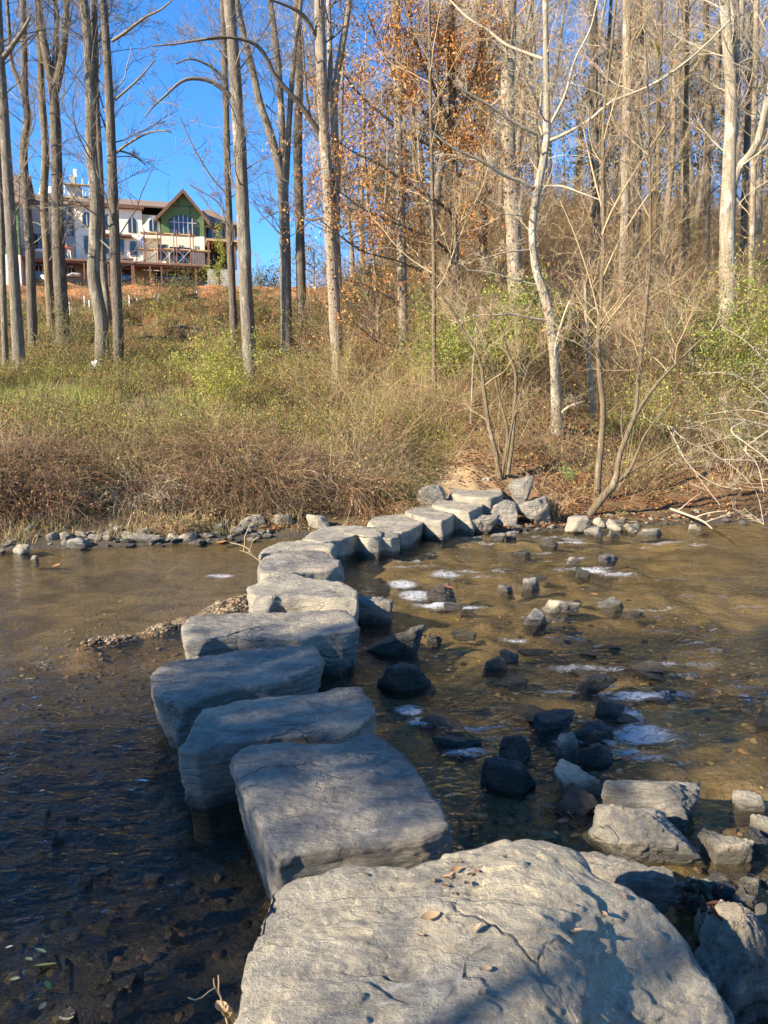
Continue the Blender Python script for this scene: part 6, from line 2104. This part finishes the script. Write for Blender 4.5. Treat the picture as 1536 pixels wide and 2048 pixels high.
# 4. fallen leaves over the right bank and along the shore
n = 46000
x, y = wedge(n * 2, -.16, .64, 13.6, 30)
d = bank_d(x, y)
k = (d > .05) & (rng.uniform(0, 1, len(x)) > .8 * np.exp(-(((x - 1.5) / 1.0) ** 2 + ((y - 16.6) / 1.3) ** 2))) & (rng.uniform(0, 1, len(x)) < np.clip(.5 + .9 * fbm2(x, y, .9, 3, 121.0), .1, 1) * sstep(.05, .5, d))
x, y = x[k][:n], y[k][:n]
n = len(x)
mb = MB()
V, T, C = leaves(np.column_stack([x, y, terrain(x, y) + .012]), rng.uniform(.05, .12, n), palette(RUST + [(.50, .29, .13), (.17, .09, .05), (.42, .25, .12), (.46, .22, .09)], n, .22), flat=.75, asp=.6)
mb.add(V, None, T, C)
stuff('leaf_litter', mb, 'leaf')

# 5. sparse grass on the left shore
n = 7000
x, y = wedge(n * 2, -.62, -.06, 12.0, 15)
d = bank_d(x, y)
k = (d > .25) & (d < 1.8) & (rng.uniform(0, 1, len(x)) < np.clip(.4 + fbm2(x, y, 1.2, 2, 131.0), 0, 1))
x, y = x[k][:n], y[k][:n]
n = len(x)
P = grow(np.column_stack([x, y, terrain(x, y) - .01]), randdir(n) * .7 + np.array([0, -.2, 1.0]), rng.uniform(.12, .42, n), 4, .15, -.18)
mb = MB()
V, Q = ribbons(P, rng.uniform(.0025, .005, n)[:, None] * np.array([1, .9, .6, .15]), unit(np.column_stack([rng.normal(size=n), rng.normal(size=n) * .6, np.zeros(n)])))
mb.add(V, Q, None, rep(palette(STRAW + [(.30, .30, .10)], n, .2), 8))
stuff('shore_grass', mb, 'blade')


# ------------------------------------------------------------------ shrubs that stand out
def shrub(label, px, py, wpx, hpx, cols, nst, nlf, size, name='shrub', Y=None, stemc=BROWN, arch=-.04, r=.006, open_=.6, lo=.35, cat='shrub', bias=(0, 0, 0), group=None):
    g = on_ground(px, py) if Y is None else None
    if Y is not None:
        q = at_y(px, py, Y)
        g = np.array([q[0], Y, float(terrain(q[0], Y))])
    sc_ = np.linalg.norm(g - EYE) / F_PX
    W_, H_ = wpx * sc_, hpx * sc_
    root = empty(name, g, label, cat, group)
    p0 = g + np.column_stack([rng.normal(0, W_ * .14, nst), rng.normal(0, W_ * .14, nst), np.zeros(nst) - .03])
    dr = randdir(nst)
    dr[:, 2] = np.abs(dr[:, 2])
    dr = dr * np.array([W_ / H_ * open_, W_ / H_ * open_, .5]) + np.array([0, 0, 1.0]) + np.array(bias)
    P = grow(p0, dr, H_ * rng.uniform(.6, 1.25, nst), 9, .11, arch)
    R = np.linspace(1, .35, 9)[None] * (r * rng.uniform(.6, 1.3, nst))[:, None]
    mb = MB()
    V, Q = tubes(P, R, 4)
    mb.add(V, Q, None, rep(palette(stemc, nst, .2), 36))
    p, tg, rr, ln = spawn(P, R, nst * 6, .25, 1)
    B2 = grow(p, unit(tg * .6 + randdir(len(p)) * .8), H_ * rng.uniform(.1, .32, len(p)), 5, .15, arch)
    V, Q = tubes(B2, np.maximum(rr * .6, .0025)[:, None] * np.linspace(1, .5, 5)[None], 3)
    mb.add(V, Q, None, rep(palette(stemc, len(p), .2), 15))
    mb.build('stems', M['stem'], root, g)
    if nlf:
        pi = rng.integers(0, len(B2), nlf)
        q = B2[pi, rng.integers(1, 5, nlf)] + rng.normal(0, .035 * max(1, H_), (nlf, 3))
        q = q[q[:, 2] > g[2] + lo * H_ * rng.uniform(.3, 1, len(q))]
        V, T, C = leaves(q, rng.uniform(.6, 1.3, len(q)) * size, palette(cols, len(q), .2))
        lb_ = MB()
        lb_.add(V, None, T, C)
        lb_.build('foliage', M['leaf'], root, g)
    return root


LIME = [(.38, .36, .065), (.30, .31, .06), (.45, .41, .10), (.22, .24, .055)]
GRN = [(.135, .18, .042), (.19, .235, .055), (.26, .29, .075), (.085, .115, .033)]
OLV = [(.12, .13, .045), (.16, .16, .055), (.09, .095, .04)]
shrub('lime-yellow leafy shrub standing in the meadow left of the big grey trunk', 425, 845, 150, 150, LIME, 34, 7000, .07, lo=.4, Y=23)
shrub('bright green shrub left of the crooked sycamore, mid height on the slope', 985, 730, 190, 200, GRN[:3] + LIME[:2], 50, 15000, .085, Y=22, lo=.45)
shrub('green leafy shrub under the cream straight trunk, left of the bright one', 872, 760, 130, 150, GRN[:3] + LIME[:2], 36, 7500, .07, Y=23, lo=.3)
shrub('yellow-green shrub below the clump of tan stems', 900, 830, 90, 70, GRN[1:] + LIME[:2], 24, 1500, .05, Y=21)
shrub('large green thicket at the right edge under the pale double sycamore', 1490, 690, 210, 250, GRN[:3] + LIME[:2], 60, 15000, .085, Y=22, lo=.45)
shrub('dark green bush left of the large thicket at the right edge', 1395, 700, 90, 175, [(.05, .085, .025), (.08, .12, .035), (.035, .06, .02)], 30, 4200, .07, Y=22.5, lo=.3)
shrub('yellowish leafy shrub in the right thicket behind the leaning sapling', 1300, 830, 130, 150, LIME[1:] + GRN[1:3], 34, 3000, .06, Y=19.5)
shrub('light green low shrub beside the small whitish trunk', 1220, 850, 70, 60, LIME[1:] + GRN[1:3], 20, 900, .05, Y=20)
shrub('tall airy shrub with pale green leaves at the right edge over the water', 1490, 850, 190, 200, LIME[1:] + GRN[1:3] + RUST[:1], 56, 3400, .06, Y=18.5, stemc=[(.36, .28, .17), (.26, .19, .11)])
shrub('arching dry cane shrub drooping over the left far bank', 560, 985, 150, 110, STRAW, 120, 500, .05, arch=-.17, r=.0055, stemc=STRAW + BROWN[3:], open_=1.1, bias=(.45, -.45, 0), Y=15.6)
shrub('second dry cane shrub with dead leaves right of the arching one', 690, 975, 130, 95, BROWN + STRAW, 80, 1500, .06, arch=-.13, r=.005, stemc=BROWN + STRAW, open_=1.0, bias=(0, -.3, 0), Y=15.8)
shrub('dark brown bramble mound behind the arching cane shrub', 590, 880, 130, 90, [(.10, .085, .04), (.15, .12, .055)], 60, 2600, .05, arch=-.10, stemc=BROWN[:3], open_=.9, Y=19)
shrub('dark bramble mound below the cream trunk with leafy foot', 770, 880, 150, 90, [(.12, .085, .04), (.17, .12, .055)] + RUST[:2], 60, 2600, .05, arch=-.10, stemc=BROWN[:3], open_=.9, Y=19.5)
shrub('dark scrubby bush halfway up the hill below the green gable', 362, 655, 70, 60, OLV, 40, 2000, .11, Y=50)
shrub('olive scrub on the hillside behind the big grey trunk', 520, 665, 80, 70, OLV + GREENY[:1], 34, 1700, .11, Y=44)
shrub('dark green scrub round the feet of the slim brown and stout trunks', 130, 715, 90, 90, OLV, 36, 2400, .08, Y=33)
shrub('green weedy bush behind the white plastic bag', 215, 740, 100, 90, GRN[1:] + OLV, 34, 2200, .06, Y=30)
shrub('yellow-green bush at the foot of the slim dark trunk near mid picture', 455, 735, 60, 60, LIME[1:] + GRN[1:2], 22, 1000, .06, Y=31)
shrub('pale green bush between the big grey and three-stemmed trunks', 545, 760, 90, 90, LIME[1:] + GREENY, 30, 1800, .06, Y=28)
shrub('green brush on the slope behind the dark straight trunk', 620, 690, 120, 90, GREENY + OLV, 40, 2600, .08, Y=36)
shrub('yellow leafy vine tangle round the foot of the cream trunk', 680, 780, 70, 130, LIME + GREENY, 30, 1500, .055, Y=25.6, open_=.4)
shrub('rusty leafed bush right of the cream trunk with leafy foot', 740, 760, 80, 100, RUST, 30, 1500, .07, Y=27)
shrub('brown-leafed beech sapling behind the tan stem clump', 1020, 690, 70, 80, RUST + BROWN, 24, 1500, .08, Y=24)
shrub('rust-leafed bush on the slope right of the small whitish trunk', 1260, 720, 120, 120, RUST + BROWN, 40, 1500, .07, Y=27)
shrub('tan twiggy thicket below the medium tan trunk', 1365, 600, 150, 140, RUST, 60, 700, .08, Y=30, stemc=[(.36, .25, .14), (.28, .18, .10)])
shrub('tan twiggy thicket left of the thick shaggy trunk', 900, 610, 140, 130, RUST, 56, 900, .08, Y=31, stemc=[(.34, .24, .14), (.27, .17, .10)])
shrub('twiggy brown thicket between crooked sycamore and pale straight trunk', 1160, 620, 140, 160, RUST, 60, 700, .08, Y=29, stemc=[(.34, .24, .14), (.27, .17, .10)])
shrub('small bright green fern-like plant on the leafy right bank', 1140, 930, 22, 34, [(.10, .26, .05), (.15, .33, .06)], 14, 500, .04, Y=17.4, name='fern')
shrub('red-leafed seedling on the leafy right bank by the slim sapling', 1172, 945, 24, 30, [(.34, .07, .04), (.42, .12, .05)], 12, 160, .05, Y=17.2, name='seedling')
shrub('small green grass tuft on the right shore stones', 1240, 1022, 34, 14, [(.16, .25, .05), (.22, .30, .07)], 30, 160, .04, Y=15.6, name='grass_tuft', cat='grass')
shrub('olive grass tuft between rounded boulder and mossy stone', 1108, 1052, 46, 52, STRAW + GREENY, 90, 200, .04, Y=14.9, name='grass_tuft', cat='grass', open_=.5)
shrub('yellowish grass tuft on the left shore above the cream stones', 360, 1055, 90, 60, [(.38, .34, .12), (.30, .28, .09)], 120, 500, .05, Y=13.2, name='grass_tuft', cat='grass', arch=-.15)
shrub('green grass tuft beside the tall cracked block', 812, 1010, 60, 34, GRN + STRAW, 70, 300, .04, Y=14.8, name='grass_tuft', cat='grass')
shrub('tall tawny grass clump on the left bank near the edge of the picture', 20, 960, 90, 90, STRAW[:3], 160, 0, .05, Y=15, name='grass_tuft', cat='grass', arch=-.12)

# ------------------------------------------------------------------ single fallen leaves, twigs, a fallen branch
def one_leaf(label, px, py, z, size, col, flat=.85, name='fallen_leaf', group=None, rz=None, curl=.25):
    p = at_z(px, py, z)
    nseg, V = 7, []
    for i in range(nseg + 1):
        t = i / nseg
        hw = size * .24 * math.sin(math.pi * min(1, t * .95 + .03)) ** .8
        for j, s_ in enumerate((-1, 0, 1)):
            V.append((size * (t - .5), s_ * hw, curl * size * (.9 * (t - .5) ** 2 + (.25 * abs(s_) * math.sin(math.pi * t)))))
    idx = np.arange((nseg + 1) * 3).reshape(-1, 3)
    Q = [[idx[i, j], idx[i + 1, j], idx[i + 1, j + 1], idx[i, j + 1]] for i in range(nseg) for j in (0, 1)]
    V = np.array(V)
    o = MB().add(V, Q, None, col).build(name, M['leaf'], None, (0, 0, 0))
    o.location = p
    o.rotation_euler = (rng.normal(0, .25), rng.normal(0, .25), rng.uniform(0, 6.3) if rz is None else rz)
    return tag(o, label, 'leaf', group)


def drop(ob_name_z, px, py):
    return ob_name_z


dep = bpy.context.evaluated_depsgraph_get()


def surface_z(px, py, fallback):
    bpy.context.view_layer.update()
    dvec = Vector(ray(px, py)).normalized()
    hit, loc, nrm_, i, ob, mat = SC.ray_cast(bpy.context.evaluated_depsgraph_get(), Vector(EYE), dvec)
    return loc.z if hit else fallback


GLEAF = [(80, 1902, .060, (.26, .33, .17)), (57, 1919, .055, (.26, .31, .17)), (90, 1931, .085, (.42, .46, .14)), (95, 1971, .050, (.30, .38, .12)), (30, 1958, .04, (.30, .28, .16)), (18, 1894, .03, (.45, .45, .42)), (137, 1822, .05, (.22, .24, .12)), (132, 2035, .05, (.42, .38, .28)), (85, 2012, .04, (.4, .33, .22))]
for px, py, s_, c_ in GLEAF:
    one_leaf('pale green leaf floating in the shaded lower left shallows', px, py, .008, s_ * .95, c_, group='green leaves floating at the lower left')
RL = [(742, 1546, .075, (.42, .40, .30), 'pale dry leaf alone on the broad grey block'), (860, 1836, .10, (.38, .26, .15), 'curled brown leaf in the dip of the nearest slab'), (1152, 1868, .11, (.50, .38, .24), 'torn tan leaf standing in the crack of the nearest slab'),
      (912, 1742, .07, (.36, .21, .11), 'brown leaf nearest the back edge of the nearest slab'), (893, 1756, .06, (.42, .26, .14), 'tan leaf just left of the one at the back edge of the nearest slab'), (935, 1768, .06, (.33, .18, .09), 'brown leaf in the hollow below the back edge of the nearest slab'),
      (970, 1940, .06, (.36, .27, .17), 'small dry leaf low on the nearest slab'), (965, 1990, .07, (.42, .31, .2), 'dry leaf near the bottom middle of the nearest slab'), (1210, 1830, .05, (.33, .22, .13), 'small brown leaf on the right shoulder of the nearest slab'), (955, 1858, .06, (.36, .27, .17), 'thin leaf beside the shadow streak on the nearest slab'),
      (840, 1872, .045, (.36, .27, .17), 'tiny leaf left of the thin leaf on the nearest slab')]
for px, py, s_, c_, lb_ in RL:
    one_leaf(lb_, px, py, surface_z(px, py, .5) + .010, s_ * .62, c_, flat=.6, curl=.8)
for i in range(16):
    px, py = rng.uniform(830, 970), rng.uniform(1722, 1790)
    if i > 12:
        px, py = rng.uniform(1000, 1260), rng.uniform(1780, 2000)
    one_leaf('dry leaf scrap scattered on the nearest sunlit slab', px, py, surface_z(px, py, .5) + .006, rng.uniform(.015, .032), palette([(.28, .18, .10), (.20, .12, .07), (.36, .25, .15)], 1, .2)[0], group='dry leaf scraps on the nearest slab', curl=.4)
for i in range(40):
    px, py = rng.uniform(1350, 1440), rng.uniform(1770, 1830)
    one_leaf('dark dead leaf in the clump beside the corner slab', px, py, surface_z(px, py, .1) + .012, rng.uniform(.03, .07), palette([(.07, .035, .025), (.11, .055, .035), (.05, .03, .022)], 1, .2)[0], group='dark dead leaves beside the corner slab', flat=.3, curl=.6)
for i in range(60):
    px, py = rng.uniform(905, 1150), rng.uniform(1610, 1700)
    one_leaf('wet dark leaf stuck to the shallow bed behind the nearest slab', px, py, .006, rng.uniform(.03, .075), palette([(.10, .065, .04), (.16, .10, .055), (.07, .05, .035), (.25, .17, .09)], 1, .2)[0], group='wet leaves behind the nearest slab', curl=.3)
for px, py, s_, c_, lb_ in ((112, 1132, .12, (.48, .24, .12), 'orange leaf adrift in the far left pool'), (880, 1080, .16, (.55, .36, .14), 'golden leaf at the foot of the tall cracked block'), (442, 1086, .2, (.50, .24, .08), 'orange leaf clump at the left far waterline'), (1262, 1048, .24, (.50, .26, .08), 'orange leaf heap on the right shore stones'), (895, 1176, .16, (.33, .13, .07), 'red-brown leaf on the long dark rock in the rapids'),
                            (1188, 1190, .12, (.22, .12, .06), 'brown leaf beside the pale flat stone in the rapids')):
    one_leaf(lb_, px, py, surface_z(px, py, .03) + .02, s_, c_, curl=.5)

tw = [('twig', 'bare twig poking up beside the left edge of the nearest slab', [(455, 2046), (448, 2020), (440, 1990), (430, 1975), (427, 1957)], .30, 1.75),
      ('twig', 'bare twig sticking out left of the tan slab in mid-stream', [(520, 1122), (500, 1108), (478, 1100)], .18, 9.7)]
for nm, lb_, pts, z_, Y_ in tw:
    if Y_ < 3:
        P = np.array([at_y(a, b_, 2.0) for a, b_ in pts])
    else:
        P = np.array([at_y(a, b_, Y_) for a, b_ in pts])
    P = catmull(P, 16)
    mb = MB()
    V, Q = tubes(P[None], np.linspace(1, .5, 16)[None] * (.004 if Y_ < 3 else .010), 5)
    mb.add(V, Q, None, (.34, .25, .15))
    q = grow(P[[6, 9, 12]], randdir(3) + np.array([0, 0, .5]), .09 if Y_ < 3 else .4, 5, .2, 0)
    V, Q = tubes(q, np.full((3, 5), .0022 if Y_ < 3 else .006), 4)
    mb.add(V, Q, None, (.34, .25, .15))
    tag(mb.build(nm, M['stem'], None, P[0]), lb_, 'twig')
for px, py in ((452, 2030), (444, 2020), (462, 2040)):
    q = at_y(px, py, 2.0)
    one_leaf('shrivelled tan leaf on the twig beside the nearest slab', px, py, q[2], .07, (.45, .32, .18), group='shrivelled leaves on the near twig', curl=.7)
P = catmull(np.array([at_z(a, b_, .18) for a, b_ in ((1285, 1008), (1330, 1015), (1370, 1028), (1405, 1042), (1425, 1058))]), 24)
mb = MB()
V, Q = tubes(P[None], np.linspace(.035, .012, 24)[None], 7)
mb.add(V, Q, None, (.40, .33, .24))
q = grow(P[[8, 14, 18]], np.array([[.6, -.2, .5], [.5, -.4, .3], [.8, .1, .4]]), .6, 6, .12, -.02)
V, Q = tubes(q, np.linspace(.014, .005, 6)[None] * np.ones((3, 1)), 5)
mb.add(V, Q, None, (.40, .33, .24))
tag(mb.build('fallen_branch', M['stem'], None, P[0]), 'pale fallen branch reaching from the right shore down to the water', 'branch')

for px, py, s_, c_, lb_ in ((1313, 98, .30, (.62, .36, .05), 'big yellow-orange leaf hanging against the sky at the upper right'), (1302, 92, .20, (.55, .42, .06), 'smaller yellow leaf hanging just left of the big orange one')):
    o = one_leaf(lb_, px, py, 0, s_, c_, name='hanging_leaf', curl=.5)
    o.location = at_y(px, py, 16.5)
    o.rotation_euler = (1.2, .6 + px * .01, .3)
tw_ = catmull(np.array([at_y(a, b_, 16.5) for a, b_ in ((1225, 130), (1262, 108), (1296, 92), (1310, 90), (1330, 96))]), 14)
mb = MB()
V, Q = tubes(tw_[None], np.linspace(.012, .004, 14)[None], 4)
mb.add(V, Q, None, (.28, .21, .13))
tag(mb.build('hanging_twig', M['stem'], None, tw_[0]), 'thin twig carrying the yellow hanging leaves at the upper right', 'twig')
